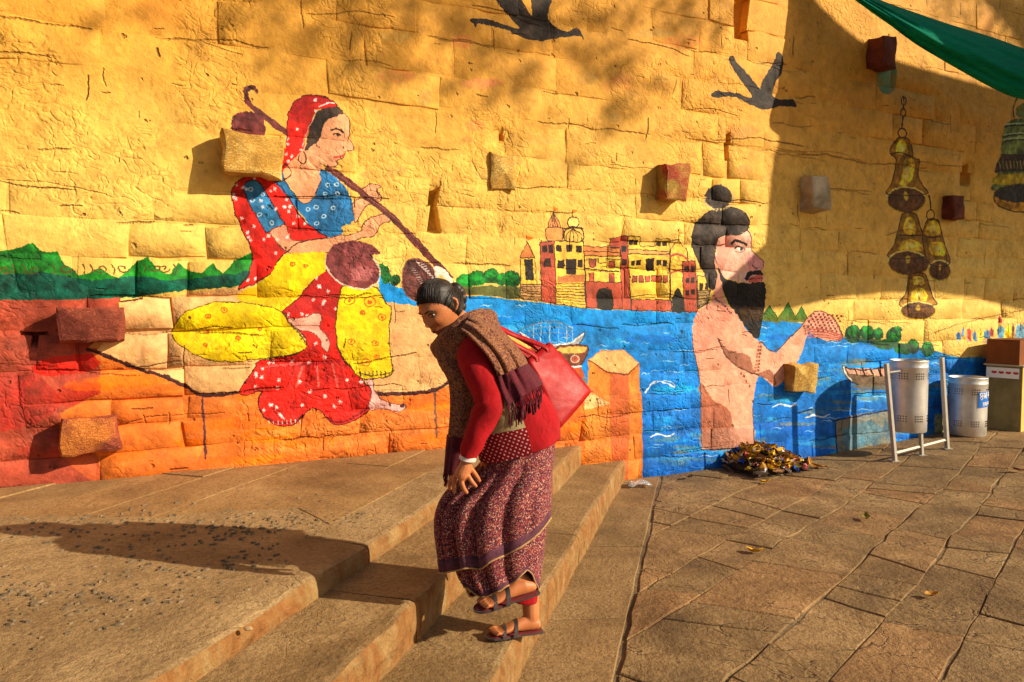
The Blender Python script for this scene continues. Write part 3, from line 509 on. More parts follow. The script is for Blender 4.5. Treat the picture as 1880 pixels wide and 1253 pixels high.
for _ in range(420):                                            # pits and chips
    u_, v_ = rc.uniform(MU0, MU0 + MUW), rc.uniform(.2, 5.3)
    for _k in range(rc.randint(1, 5)): groove(u_ + rc.randn() * .008, v_ + rc.randn() * .005, rc.uniform(.9, 2.6), rc.uniform(.5, 1))
REL -= .014 * CRK
k_ = (CRK * np.clip(.42 + .5 * NM, .1, .7))[..., None]; IMG = IMG * (1 - k_) + np.array((82, 52, 24), np.float32) * k_
s_ = np.clip(IMG / 255.0, 0, 1); mg = (s_ * np.array((.3, .59, .11), np.float32)).sum(2, keepdims=True); s_ = mg + (s_ - mg) * 1.17
s_ = np.clip(s_ * .90, 0, .92)
def to_image(name, rgb, space, fl):
    px_ = np.ones((MH, MW, 4), np.float32); px_[..., :3] = rgb
    im = bpy.data.images.new(name, MW, MH, alpha=False, float_buffer=fl); im.colorspace_settings.name = space
    im.pixels.foreach_set(px_.ravel()); im.update(); im.pack(); return im
mural_img = to_image('mural', s_, 'sRGB', False)
relief_img = to_image('stone relief', np.clip(REL / .06 + .5, 0, 1)[..., None], 'Non-Color', True)
del s_, IMG, REL, CRK, yy, xx
# ------------------------------------------------------------------ materials (all node based)
def newmat(name, rough=.8, spec=.3):
    m = bpy.data.materials.new(name); m.use_nodes = True; nt = m.node_tree; b = nt.nodes['Principled BSDF']
    b.inputs['Roughness'].default_value = rough; b.inputs['Specular IOR Level'].default_value = spec
    return m, nt.nodes, nt.links, b
def N(nodes, t, **kw):
    n = nodes.new(t)
    for k, v in kw.items():
        if k in n.inputs: n.inputs[k].default_value = v
        else: setattr(n, k, v)
    return n
def ramp(nodes, stops, interp='LINEAR'):
    r = nodes.new('ShaderNodeValToRGB'); r.color_ramp.interpolation = interp; e = r.color_ramp.elements
    while len(e) < len(stops): e.new(.5)
    for i, (p, c) in enumerate(stops): e[i].position = p; e[i].color = (*c, 1) if len(c) == 3 else c
    return r
def coords(nodes, links, mode='pos', scale=(1, 1, 1), rot=(0, 0, 0)):
    mp = nodes.new('ShaderNodeMapping'); mp.inputs['Scale'].default_value = scale; mp.inputs['Rotation'].default_value = rot
    if mode == 'pos': g = nodes.new('ShaderNodeNewGeometry'); links.new(g.outputs['Position'], mp.inputs[0])
    else: g = nodes.new('ShaderNodeTexCoord'); links.new(g.outputs['Object'], mp.inputs[0])
    return mp.outputs[0]
def noise(nodes, links, vec, scale, detail=4, rough=.55, dist=0.0):
    n = N(nodes, 'ShaderNodeTexNoise', Scale=scale, Detail=detail, Roughness=rough, Distortion=dist); links.new(vec, n.inputs['Vector']); return n.outputs['Fac']
def math_(nodes, links, op, a, b=None, c=None):
    n = nodes.new('ShaderNodeMath'); n.operation = op
    for i, x in enumerate((a, b, c)):
        if x is None: continue
        if isinstance(x, (int, float)): n.inputs[i].default_value = x
        else: links.new(x, n.inputs[i])
    return n.outputs[0]
def mixc(nodes, links, f, a, b, blend='MIX'):
    n = nodes.new('ShaderNodeMix'); n.data_type = 'RGBA'; n.blend_type = blend
    for i, x in ((0, f), (6, a), (7, b)):
        if isinstance(x, (int, float)): n.inputs[i].default_value = x
        elif isinstance(x, tuple): n.inputs[i].default_value = (*x, 1)
        else: links.new(x, n.inputs[i])
    return n.outputs[2]
def bump(nodes, links, b, h, dist=.01, strength=1.0, prev=None):
    n = nodes.new('ShaderNodeBump'); n.inputs['Distance'].default_value = dist; n.inputs['Strength'].default_value = strength
    links.new(h, n.inputs['Height'])
    if prev: links.new(prev, n.inputs['Normal'])
    links.new(n.outputs[0], b.inputs['Normal']); return n.outputs[0]

CRACK = {}
def wall_relief(n, l, b, k=1.0):
    P = coords(n, l)
    g = n.new('ShaderNodeNewGeometry')
    a = noise(n, l, P, 5.0, 4, .6, 1.0)
    c = noise(n, l, P, 24.0, 6, .72, 1.2)
    Q = coords(n, l, scale=(14, 14, 34), rot=(0, .45, .2)); d = noise(n, l, Q, 1.5, 3, .55, 2.6)
    rid = math_(n, l, 'ABSOLUTE', math_(n, l, 'SUBTRACT', d, .5))                      # worm-like chisel ridges
    rid = math_(n, l, 'MINIMUM', rid, .09)
    mkn = noise(n, l, P, 2.7, 2, .6)
    msk = N(n, 'ShaderNodeMapRange'); l.new(mkn, msk.inputs[0]); msk.inputs[1].default_value = .38; msk.inputs[2].default_value = .62
    msk.inputs[3].default_value = .25; msk.inputs[4].default_value = 1.0
    h = math_(n, l, 'MULTIPLY', a, 1.0)
    h = math_(n, l, 'ADD', h, math_(n, l, 'MULTIPLY', math_(n, l, 'MULTIPLY', c, .95), msk.outputs[0]))
    h = math_(n, l, 'ADD', h, math_(n, l, 'MULTIPLY', math_(n, l, 'MULTIPLY', rid, 3.6), msk.outputs[0]))
    # pits
    vo = N(n, 'ShaderNodeTexVoronoi', Scale=11.0, Randomness=1.0); l.new(P, vo.inputs['Vector'])
    pit = math_(n, l, 'MINIMUM', vo.outputs['Distance'], .10)
    h = math_(n, l, 'ADD', h, math_(n, l, 'MULTIPLY', pit, 1.8))
    Q2 = coords(n, l, scale=(2.6, 2.6, 5.2)); dw = N(n, 'ShaderNodeTexNoise', Scale=3.0, Detail=2.0); l.new(Q2, dw.inputs['Vector'])
    ad = N(n, 'ShaderNodeVectorMath', operation='MULTIPLY_ADD'); l.new(dw.outputs['Color'], ad.inputs[0]); ad.inputs[1].default_value = (.9, .9, .9); l.new(Q2, ad.inputs[2])
    ve = N(n, 'ShaderNodeTexVoronoi', Scale=1.25); ve.feature = 'DISTANCE_TO_EDGE'; l.new(ad.outputs[0], ve.inputs['Vector'])
    ck = N(n, 'ShaderNodeMapRange'); l.new(ve.outputs['Distance'], ck.inputs[0]); ck.inputs[1].default_value = 0.0; ck.inputs[2].default_value = .035; ck.inputs[3].default_value = 1.0; ck.inputs[4].default_value = 0.0
    mk = N(n, 'ShaderNodeMapRange'); l.new(mkn, mk.inputs[0]); mk.inputs[1].default_value = .52; mk.inputs[2].default_value = .62
    crack = math_(n, l, 'MULTIPLY', ck.outputs[0], mk.outputs[0])
    h = math_(n, l, 'SUBTRACT', h, math_(n, l, 'MULTIPLY', crack, .5))
    bump(n, l, b, h, .034 * k, 1.0)
    CRACK['last'] = crack
    return P

def mural_material():
    m, n, l, b = newmat('mural paint', .72, .25)
    g = n.new('ShaderNodeNewGeometry')
    sub = N(n, 'ShaderNodeVectorMath', operation='SUBTRACT'); l.new(g.outputs['Position'], sub.inputs[0]); sub.inputs[1].default_value = WO
    dot = N(n, 'ShaderNodeVectorMath', operation='DOT_PRODUCT'); l.new(sub.outputs[0], dot.inputs[0]); dot.inputs[1].default_value = WT
    sx = n.new('ShaderNodeSeparateXYZ'); l.new(g.outputs['Position'], sx.inputs[0])
    u, v = dot.outputs['Value'], sx.outputs[2]
    u = math_(n, l, 'DIVIDE', math_(n, l, 'SUBTRACT', u, MU0), MUW); v = math_(n, l, 'DIVIDE', math_(n, l, 'SUBTRACT', v, MV0), MVH)
    cx = n.new('ShaderNodeCombineXYZ'); l.new(u, cx.inputs[0]); l.new(v, cx.inputs[1])
    im = n.new('ShaderNodeTexImage'); im.image = mural_img; im.extension = 'EXTEND'; l.new(cx.outputs[0], im.inputs[0])
    rl = n.new('ShaderNodeTexImage'); rl.image = relief_img; rl.extension = 'EXTEND'; rl.interpolation = 'Cubic'; l.new(cx.outputs[0], rl.inputs[0])
    bump(n, l, b, rl.outputs[0], .06, 1.0)
    f = ramp(n, [(.30, (.74, .72, .68)), (.50, (1, 1, 1)), (.75, (1.0, 1.0, 1.0))]); l.new(noise(n, l, coords(n, l), 10, 5, .7, .6), f.inputs[0])
    l.new(mixc(n, l, 1.0, im.outputs[0], f.outputs[0], 'MULTIPLY'), b.inputs['Base Color']); return m

def plain(name, col, rough=.7, spec=.3, var=.12, scale=20, bumpd=.003, bscale=60, metal=0.0):
    m, n, l, b = newmat(name, rough, spec); P = coords(n, l, 'pos')
    r = ramp(n, [(.3, tuple(x * (1 - var) for x in col)), (.7, tuple(min(1, x * (1 + var)) for x in col))]); l.new(noise(n, l, P, scale, 4), r.inputs[0])
    l.new(r.outputs[0], b.inputs['Base Color']); b.inputs['Metallic'].default_value = metal
    if bumpd: bump(n, l, b, noise(n, l, P, bscale, 4), bumpd)
    return m

def painted_stone(name, col, col2=None, k=1.0):
    m, n, l, b = newmat(name, .75, .25); P = wall_relief(n, l, b, k)
    c2 = col2 or tuple(x * .75 for x in col)
    r = ramp(n, [(.42, c2), (.56, col)]); l.new(noise(n, l, P, 4 if col2 else 8, 5, .6, .5), r.inputs[0]); l.new(r.outputs[0], b.inputs['Base Color']); return m

def stone_ground(name, cols, warm=.0, sc=1.0, agg=0.0, bd=.010, rnd=.5, terr=.35):
    """weathered sandstone / screed"""
    m, n, l, b = newmat(name, .8, .3); P = coords(n, l)
    a = noise(n, l, P, 2.2 * sc, 4, .62, .5); f = noise(n, l, P, 60, 3, .75)
    r = ramp(n, [(.28, cols[0]), (.5, cols[1]), (.72, cols[2])]); l.new(a, r.inputs[0])
    oi = n.new('ShaderNodeObjectInfo')
    t = ramp(n, [(0, (1 - rnd * .35, 1 - rnd * .38, 1 - rnd * .42)), (.5, (1, 1, 1)), (1, (1.0, 1 - .2 * rnd, 1 - .32 * rnd))]); l.new(oi.outputs['Random'], t.inputs[0])
    c = mixc(n, l, 1.0, r.outputs[0], t.outputs[0], 'MULTIPLY')
    g = ramp(n, [(.30, (.50, .47, .44)), (.52, (1, 1, 1)), (.75, (1.35, 1.3, 1.22))]); l.new(f, g.inputs[0])
    c = mixc(n, l, .8, c, g.outputs[0], 'MULTIPLY')
    # dust and stains
    st = ramp(n, [(.36, (.62, .58, .52)), (.5, (1, 1, 1))]); l.new(noise(n, l, P, .9, 5, .7, .8), st.inputs[0])
    c = mixc(n, l, .7, c, st.outputs[0], 'MULTIPLY')
    vn = noise(n, l, coords(n, l, scale=(1, 1.5, 1), rot=(0, 0, .6)), 2.6, 4, .55, .7); vg = N(n, 'ShaderNodeMapRange'); l.new(math_(n, l, 'ABSOLUTE', math_(n, l, 'SUBTRACT', vn, .5)), vg.inputs[0]); vg.inputs[1].default_value = .002; vg.inputs[2].default_value = .011; vg.inputs[3].default_value = 1.0; vg.inputs[4].default_value = 0.0
    vm = N(n, 'ShaderNodeMapRange'); l.new(a, vm.inputs[0]); vm.inputs[1].default_value = .46; vm.inputs[2].default_value = .56; vein = math_(n, l, 'MULTIPLY', math_(n, l, 'MULTIPLY', vg.outputs[0], vm.outputs[0]), min(1.0, terr * .75))
    c = mixc(n, l, math_(n, l, 'MULTIPLY', vein, .6), c, lin((70, 52, 34)))
    l.new(c, b.inputs['Base Color'])
    Q = coords(n, l, scale=(6, 4, 6), rot=(0, 0, .5)); lay = noise(n, l, Q, 2.6, 3, .6, .8)
    h = math_(n, l, 'ADD', math_(n, l, 'MULTIPLY', noise(n, l, P, 22, 5, .75, .2), 1.0), math_(n, l, 'MULTIPLY', lay, .5))
    h = math_(n, l, 'ADD', h, math_(n, l, 'MULTIPLY', f, .35))
    h = math_(n, l, 'SUBTRACT', math_(n, l, 'ADD', h, math_(n, l, 'MULTIPLY', vn, 2.0 * terr)), math_(n, l, 'MULTIPLY', vein, .8))
    bump(n, l, b, h, bd); return m

M = {}
M['mural'] = mural_material()
M['paving'] = stone_ground('sandstone paving', [lin((112, 88, 56)), lin((144, 115, 74)), lin((168, 138, 94))], bd=.020, rnd=.7, terr=1.2)
M['slab'] = stone_ground('platform slabs', [lin((124, 94, 58)), lin((150, 116, 72)), lin((168, 134, 88))], bd=.007, rnd=.15)
M['screed'] = stone_ground('cement screed', [lin((124, 100, 66)), lin((152, 124, 84)), lin((174, 146, 102))], bd=.011, rnd=.1)
M['soil'] = stone_ground('joint dirt', [lin((84, 68, 46)), lin((116, 96, 68)), lin((156, 134, 98))], bd=.012, rnd=0)
M['pebble'] = stone_ground('dark pebbles', [lin((84, 70, 52)), lin((112, 94, 70)), lin((156, 132, 98))], sc=12, bd=.003, rnd=0)
def riser_material():
    m, n, l, b = newmat('limewashed riser', .8, .25); P = coords(n, l); Q = coords(n, l, scale=(3.2, 3.2, 1.5))
    a = noise(n, l, Q, 2.2, 7, .7, .8)
    r = ramp(n, [(.28, lin((104, 70, 38))), (.42, lin((140, 92, 46))), (.54, lin((146, 112, 66))), (.72, lin((168, 138, 92)))]); l.new(a, r.inputs[0])
    d = ramp(n, [(.3, (.5, .42, .35)), (.48, (1, 1, 1))]); l.new(noise(n, l, P, 9, 7, .7, .6), d.inputs[0])
    l.new(mixc(n, l, .8, r.outputs[0], d.outputs[0], 'MULTIPLY'), b.inputs['Base Color'])
    bump(n, l, b, math_(n, l, 'ADD', noise(n, l, P, 20, 5, .75, .5), math_(n, l, 'MULTIPLY', a, .8)), .022); return m
M['riser'] = riser_material()
M['steel'] = plain('brushed steel', (.66, .63, .58), .42, .5, .22, 7, .0012, 90, .75)
M['dark'] = plain('hole shade black', (.012, .011, .01), .9, .1, 0, 5, 0)
# ------------------------------------------------------------------ the wall: coursed rubble under thick lime-wash, every stone its own piece
wall = empty('mural_wall', wall_pt(1.5, 0), 'rough stone wall painted with a river mural of a lute player and a bathing man', 'wall')
UL, UR, VT = -6.5, 11.0, 5.75

holes = []
for (x0, y0, x1, y1) in ((788, 358, 806, 414), (1346, 4, 1372, 62), (1331, 258, 1337, 280), (1764, 310, 1776, 330), (913, 247, 926, 255), (60, 616, 68, 624)):
    a, b_ = wall_uv(on_wall(x0, y1)), wall_uv(on_wall(x1, y0)); holes.append((a[0], b_[0], a[1], b_[1]))
def jm(u, v): return max(0.0, nz((u, v, 14.0), .9) + .30 * nz((u, v, 9.0), 4) - .27)
def stone_mesh(u0, u1, v0, v1, prot, seed, step=.065):
    """one stone: pillowed rough front, four side faces; coordinates relative to its centre"""
    c = wall_pt((u0 + u1) / 2, (v0 + v1) / 2, 0); L, Hh = u1 - u0, v1 - v0
    nu, nv = max(3, min(12, round(L / step))), max(3, min(6, round(Hh / step)))
    jit = [Vector((random.uniform(-.018, .018), random.uniform(-.013, .013))) for _ in range(4)]
    tilt = random.uniform(-.004, .004); tiltv = random.uniform(-.004, .004); vs_ = []; 
    for j in range(nv + 1):
        for i in range(nu + 1):
            a, b = i / nu, j / nv
            # crowd the outer loops close to the edge so the arris reads
            a2 = a if 0 < i < nu else a; 
            if i == 1: a2 = min(a, .006 / L)
            if i == nu - 1: a2 = max(a, 1 - .006 / L)
            if j == 1: b = min(b, .006 / Hh)
            if j == nv - 1: b = max(b, 1 - .006 / Hh)
            J = jit[0] * (1 - a2) * (1 - b) + jit[1] * a2 * (1 - b) + jit[2] * a2 * b + jit[3] * (1 - a2) * b
            u, v = u0 + L * a2 + J.x, v0 + Hh * b + J.y
            w = nz((u, v, 2.0), 2.0) * .012 + nz((u, v, seed), 5) * .003 + nz((u, v, seed), 13) * .003
            u += nz((u, v, 3.3), 7) * .012; v += nz((u, v, 7.7), 7) * .011
            edge = (i in (0, nu)) or (j in (0, nv)); d = prot + w + tilt * (a2 - .5) + tiltv * (b - .5)
            if edge: d -= .003 + .030 * jm(u, v)
            vs_.append(wall_pt(u, v, d) - c)
    fs = []; W = nu + 1; sm_ = []
    for j in range(nv):
        for i in range(nu): fs.append((j * W + i, j * W + i + 1, (j + 1) * W + i + 1, (j + 1) * W + i)); sm_.append(0 < i < nu - 1 and 0 < j < nv - 1)
    loop = [i for i in range(nu + 1)] + [j * W + nu for j in range(1, nv + 1)] + [nv * W + i for i in range(nu - 1, -1, -1)] + [j * W for j in range(nv - 1, 0, -1)]
    k = len(vs_); vs_ += [vs_[i] - WN * .09 for i in loop]; n = len(loop)
    for q in range(n): fs.append((loop[(q + 1) % n], loop[q], k + q, k + (q + 1) % n))
    sm_ += [False] * n
    return c, vs_, fs, sm_
def project(p):
    d = p - CO; z = d.dot(CF); return 940 + FPX * d.dot(CR) / z, 626.5 - FPX * d.dot(CU) / z
rest = MB(); n_st = 0
for ci in range(len(courses) - 1):
    v0, v1 = courses[ci] + .004, courses[ci + 1] - .004
    if ci in (4, 8, 12): rng_l = (.30, .62)
    else: rng_l = (.42, 1.0)
    u = UL + random.uniform(-.3, 0)
    while u < UR:
        L = random.uniform(*rng_l); u1 = u + L; segs = [(u + .004, u1 - .004)]
        for (h0, h1, hv0, hv1) in holes:
            if hv1 > v0 + .03 and hv0 < v1 - .03:
                ns = []
                for (a, b_) in segs:
                    if h0 < b_ and h1 > a:
                        if h0 - a > .06: ns.append((a, h0))
                        if b_ - h1 > .06: ns.append((h1, b_))
                    else: ns.append((a, b_))
                segs = ns
        for (a, b_) in segs:
            prot = random.choice((-.002, .0, .001, .003, .006)) + (.014 if ci >= 14 else 0)
            c, vs_, fs, sm_ = stone_mesh(a, b_, v0, v1, prot, random.uniform(0, 50))
            xy = [project(wall_pt(uu, vv_)) for uu in (a, b_) for vv_ in (v0, v1)]
            vis = max(p[0] for p in xy) > 0 and min(p[0] for p in xy) < 1880 and max(p[1] for p in xy) > 0 and min(p[1] for p in xy) < 900
            if vis and n_st < 300:
                o = obj('stone_block', vs_, fs, M['mural'], None, False); o.data.polygons.foreach_set('use_smooth', sm_); o.location = c; n_st += 1
                o.parent = wall; o.matrix_parent_inverse = Matrix.Translation(-Vector(wall.location))
            else: rest.add([v + c for v in vs_], fs)
        u = u1
o = rest.build('stone_blocks_beyond', M['mural'], wall, False, kind='stuff')
# lime mortar smeared between and here and there over the stones
nu, nv = 330, 110; vs_ = []; fs = []
for j in range(nv + 1):
    for i in range(nu + 1):
        u, v = UL + (UR - UL) * i / nu, -.06 + (VT + .06) * j / nv
        w = .0005 + nz((u, v, 2.0), 2.0) * .012 + nz((u, v, 1.0), 1.3) * .010 + nz((u, v, 5.0), 6) * .006 + (.014 if v > 3.0 else 0) - .030 * jm(u, v)
        for (h0, h1, hv0, hv1) in holes:
            if h0 - .02 < u < h1 + .02 and hv0 - .03 < v < hv1 + .03: w = -.14
        vs_.append(wall_pt(u, v, w))
for j in range(nv):
    for i in range(nu): fs.append((j * (nu + 1) + i, j * (nu + 1) + i + 1, (j + 1) * (nu + 1) + i + 1, (j + 1) * (nu + 1) + i))
o = obj('mortar', vs_, fs, M['mural'], None, True); adopt(o, wall)
MB().box(wall_pt(UL, -.06, -.16), WT * (UR - UL), Vector((0, 0, VT + .06)), -WN * .5).build('wall_core', M['mural'], wall)
# projecting corbel stones
def corbel(x0, y0, x1, y1, p, mat, seed, skew=0.0, name='corbel_stone'):
    a, b_ = on_wall(x0, y1, p), on_wall(x1, y0, p); ua, va = wall_uv(a); ub, vb = wall_uv(b_)
    c = wall_pt((ua + ub) / 2, (va + vb) / 2, 0); rings = []; rq = random.Random(seed); cj = [(rq.uniform(-.022, .022), rq.uniform(-.018, .018), rq.uniform(-.03, .012)) for _ in range(4)]
    nn = 5
    for k, d in enumerate([-.12, 0, p * .35, p * .7, p - .012, p]):
        ins = .012 if k == 5 else 0
        ring = []
        for (s0, s1) in ((0, 0), (1, 0), (1, 1), (0, 1)):
            t0, t1 = ((1, 0), (1, 1), (0, 1), (0, 0))[((0, 0), (1, 0), (1, 1), (0, 1)).index((s0, s1))]
            for q in range(nn):
                f = q / nn; su, sv = s0 + (t0 - s0) * f, s1 + (t1 - s1) * f
                uu = ua + ins + (ub - ua - 2 * ins) * su; vv_ = va + ins + (vb - va - 2 * ins) * sv + skew * (su - .5)
                r = .020 * (1 if k else 0)
                w4 = ((1 - su) * (1 - sv), su * (1 - sv), su * sv, (1 - su) * sv); fd = max(0, d) / p; uu += fd * sum(w * c_[0] for w, c_ in zip(w4, cj)); vv_ += fd * sum(w * c_[1] for w, c_ in zip(w4, cj)); dd = fd * sum(w * c_[2] for w, c_ in zip(w4, cj))
                uu += nz((uu, vv_, d + seed), 8) * r * 1.4; vv_ += nz((uu, vv_, d + seed + 9), 8) * r * 1.4
                ring.append(wall_pt(uu, vv_, d + dd + nz((uu, vv_, seed + 4), 7) * r) - c)
        rings.append(ring)
    # front cap: grid-less fan with a slightly bulged centre
    m = MB().rings(rings, cap=False); k = len(m.v) - 4 * nn; m.v.append(tuple(wall_pt((ua + ub) / 2, (va + vb) / 2, p + .010) - c))
    for q in range(4 * nn): m.f.append((k + q, k + (q + 1) % (4 * nn), len(m.v) - 1))
    o = m.build(name, mat); o.location = c; o.parent = wall; o.matrix_parent_inverse = Matrix.Translation(-Vector(wall.location)); return o
M['c_yellow'] = painted_stone('ochre corbel', lin((240, 196, 104)), lin((214, 160, 70)))
M['c_brown'] = painted_stone('brown corbel', lin((168, 82, 58)), lin((140, 62, 46)))
M['c_orange'] = painted_stone('brown and orange corbel', lin((226, 132, 58)), lin((160, 76, 52)))
M['c_red'] = painted_stone('red daubed corbel', lin((212, 170, 78)), lin((200, 90, 58)))
M['c_white'] = painted_stone('chipped white corbel', lin((228, 208, 170)), lin((206, 180, 140)))
M['c_maroon'] = painted_stone('maroon corbel', lin((150, 74, 50)), lin((120, 56, 40)))
corbel(414, 252, 522, 316, .19, M['c_yellow'], 1, -.02)
corbel(106, 566, 226, 632, .20, M['c_brown'], 2)
corbel(116, 770, 216, 838, .17, M['c_orange'], 3)
corbel(1226, 303, 1266, 362, .17, M['c_red'], 4)
corbel(1492, 326, 1526, 386, .16, M['c_white'], 5)
corbel(1620, 70, 1650, 118, .20, M['c_maroon'], 6)
corbel(1752, 359, 1778, 400, .15, M['c_maroon'], 7)
corbel(1458, 669, 1502, 722, .15, M['c_yellow'], 8)
corbel(906, 285, 944, 343, .05, M['c_yellow'], 9)

# ------------------------------------------------------------------ ground, steps, platform
E1, D1 = Vector((.945, 6.25)), Vector((.280, 1.0)); E2, D2 = Vector((.570, 6.13)), Vector((.297, 1.0)); E3, D3 = Vector((-.41, 4.16)), Vector((.315, 1.0))
def edge_at(E, D, y): return E.x + D.x * (y - E.y)
Z1, Z2, Z3 = .17, .34, .425
def wall_y(x): return 5.919 + .4835 * x
# the wide ground sheet out to the horizon
g = 24; ext = [-600, -120, -40, -20, -12, -8, -5, -3, -1.5, 0, 1.5, 2.9, 3.3, 3.7, 4.1, 4.5, 4.9, 5.3, 5.7, 7, 9, 12, 20, 40, 120, 600]
vs_ = [(x, y, gz(x, y) - .009) for y in ext for x in ext]; W = len(ext)
obj('ground', vs_, [(j * W + i, j * W + i + 1, (j + 1) * W + i + 1, (j + 1) * W + i) for j in range(W - 1) for i in range(W - 1)], M['soil'], kind='structure')
def clip_poly(poly, n, d):
    """keep n.p <= d"""
    out = []
    for i in range(len(poly)):
        p, q = poly[i], poly[(i + 1) % len(poly)]; a, b = n.dot(p) - d, n.dot(q) - d
        if a <= 0: out.append(p)
        if (a < 0 < b) or (b < 0 < a): out.append(p + (q - p) * (a / (a - b)))
    return out
def shrink(poly, g):
    c = poly; m = len(c); area = sum(c[i].x * c[(i + 1) % m].y - c[(i + 1) % m].x * c[i].y for i in range(m))
    if area < 0: c = c[::-1]
    out = c[:]
    for i in range(m):
        p, q = c[i], c[(i + 1) % m]; e = (q - p)
        if e.length < 1e-5: continue
        e.normalize(); n = Vector((e.y, -e.x)); out = clip_poly(out, n, n.dot(p) - g)
        if len(out) < 3: return []
    return out
def slab_piece(name, poly, z, mat, parent, th=.05, rough=.006, zf=None, tilt=.005, chamf=.0045, seg=.14):
    """paving slab from a plan polygon: ragged outline, chamfered arris, slightly tilted top"""
    if len(poly) < 3: return None
    c = sum(poly, Vector((0, 0))) / len(poly); pts = []
    m = len(poly); ar = sum(poly[i].x * poly[(i + 1) % m].y - poly[(i + 1) % m].x * poly[i].y for i in range(m)) / 2
    if ar < 0: poly = poly[::-1]
    if abs(ar) < .004: return None
    for i in range(m):
        p, q = poly[i], poly[(i + 1) % m]; k = max(1, min(6, int((q - p).length / seg)))
        for j in range(k):
            r = p + (q - p) * (j / k); pts.append(r + Vector((nz((r.x, r.y, 2.2), 6), nz((r.x, r.y, 8.2), 6))) * rough * 1.6)
    tx, ty = random.uniform(-tilt, tilt), random.uniform(-tilt, tilt); dz = random.uniform(-.005, .004)
    def zz(p): 
        q = p - c; return z + dz + tx * q.x + ty * q.y + (zf(p.x, p.y) if zf else 0) + nz((p.x, p.y, 0), 2.5) * .003
    n = len(pts); vs_ = []
    for p in pts: vs_.append((p.x - c.x, p.y - c.y, zz(p) - th))
    for p in pts: vs_.append((p.x - c.x, p.y - c.y, zz(p) - chamf))
    for p in pts:
        q = c + (p - c) * (1 - chamf * 1.3 / max(.05, (p - c).length)); vs_.append((q.x - c.x, q.y - c.y, zz(q)))
    fs = []
    for k in (0, n):
        for i in range(n): fs.append((k + i, k + (i + 1) % n, k + n + (i + 1) % n, k + n + i))
    fs.append(tuple(range(2 * n, 3 * n)))
    o = obj(name, vs_, fs, mat); o.location = (c.x, c.y, 0)
    if parent: o.parent = parent; o.matrix_parent_inverse = Matrix.Translation(-Vector(parent.location))
    return o
V2 = lambda p: Vector((p[0], p[1]))
court = empty('pavement', (2.5, 4.5, 0), 'uneven sandstone flags of the lower court', None, None, 'structure')
# main joint directions of the flags, read off the picture
da = (V2(on_z(1428, 1186)) - V2(on_z(1178, 1117))).normalized(); db = (V2(on_z(1652, 977)) - V2(on_z(1393, 1209))).normalized()
wn2 = Vector((WN.x, WN.y)); wo2 = Vector((WO.x, WO.y))
bl0, bl1 = V2(on_z(1210, 890)), V2(on_z(1130, 1253)); bd = (bl0 - bl1).normalized(); bn = Vector((bd.y, -bd.x))     # long joint beside the steps; bn points right
e1d = D1.normalized(); e1n = Vector((e1d.y, -e1d.x))
def ok_court(poly, border):
    p = clip_poly(poly, -wn2, -(wn2.dot(wo2) + .012))                       # in front of the wall
    if len(p) < 3: return []
    return clip_poly(p, -bn, -(bn.dot(bl0) + .008)) if border else p
org = V2(on_z(1428, 1186)); random.seed(21)
widths = []
t = -6.0
while t < 8.5: w = random.uniform(.26, .56); widths.append((t, t + w)); t += w
npav = 0; restp = []
def wv(s, a): return .05 * mnoise.noise(Vector((s * .9, a * 3.1, 1.7)))
sk = 0.0
for (a0, a1) in widths:
    s = -7 + random.uniform(-.4, 0); wob0, wob1 = random.uniform(-.03, .03), random.uniform(-.03, .03); a0 += 0
    while s < 9:
        L = random.uniform(.42, 1.15); s1 = s + L
        skp = sk; sk = random.uniform(-.08, .08)
        q = [org + db * (s + skp) + da * (a0 + wv(s, a0)), org + db * (s1 + sk) + da * (a0 + wv(s1, a0)), org + db * (s1 + sk * -.6) + da * (a1 + wv(s1, a1)), org + db * (s - skp * .6) + da * (a1 + wv(s, a1))]
        pieces = [q]
        if random.random() < .6:                                          # some flags are cracked through
            f = random.uniform(.35, .65); f2 = f + random.uniform(-.2, .2); m0 = q[0] + (q[1] - q[0]) * f; m1 = q[3] + (q[2] - q[3]) * f2
            pieces = [[q[0], m0, m1, q[3]], [m0, q[1], q[2], m1]]
        for pc in pieces:
            pc = ok_court(pc, True)
            if len(pc) < 3: continue
            pc = shrink(pc, random.uniform(.001, .006))
            if len(pc) < 3: continue
            c = sum(pc, Vector((0, 0))) / len(pc)
            if c.y < .4 or c.x > 9.5 or c.y > 10: continue
            X, Y = project(Vector((c.x, c.y, 0)))
            if -150 < X < 2050 and Y < 1400 and npav < 290:
                if slab_piece('flagstone', pc, 0, M['paving'], court, zf=gz, rough=.013): npav += 1
            else: restp.append(pc)
        s = s1
mb = MB()
for pc in restp:
    n = len(pc)
    if n > 2: mb.add([(p.x, p.y, gz(p.x, p.y) - .05) for p in pc] + [(p.x, p.y, gz(p.x, p.y)) for p in pc], [tuple(range(n, 2 * n))] + [(i, (i + 1) % n, n + (i + 1) % n, n + i) for i in range(n)])
if restp: mb.build('flagstones_beyond', M['paving'], court, kind='stuff')
# border slabs between the first riser and the long joint
ys = [-.8, .6, 1.9, 2.75, 3.52, 4.6, 5.5, 6.6]
M['border'] = stone_ground('border slabs', [lin((112, 88, 56)), lin((140, 112, 72)), lin((160, 132, 90))], bd=.010, rnd=.3)
for i in range(len(ys) - 1):
    y0, y1 = ys[i] + .006, ys[i + 1] - .006
    q = [Vector((edge_at(E1, D1, y0) - .02, y0)), Vector((bl0.x + bd.x / bd.y * (y0 - bl0.y) - .012, y0 + .02)), Vector((bl0.x + bd.x / bd.y * (y1 - bl0.y) - .012, y1 + .02)), Vector((edge_at(E1, D1, y1) - .02, y1))]
    q = ok_court(q, False)
    slab_piece('border_slab', q, .004, M['border'], court, tilt=.002)
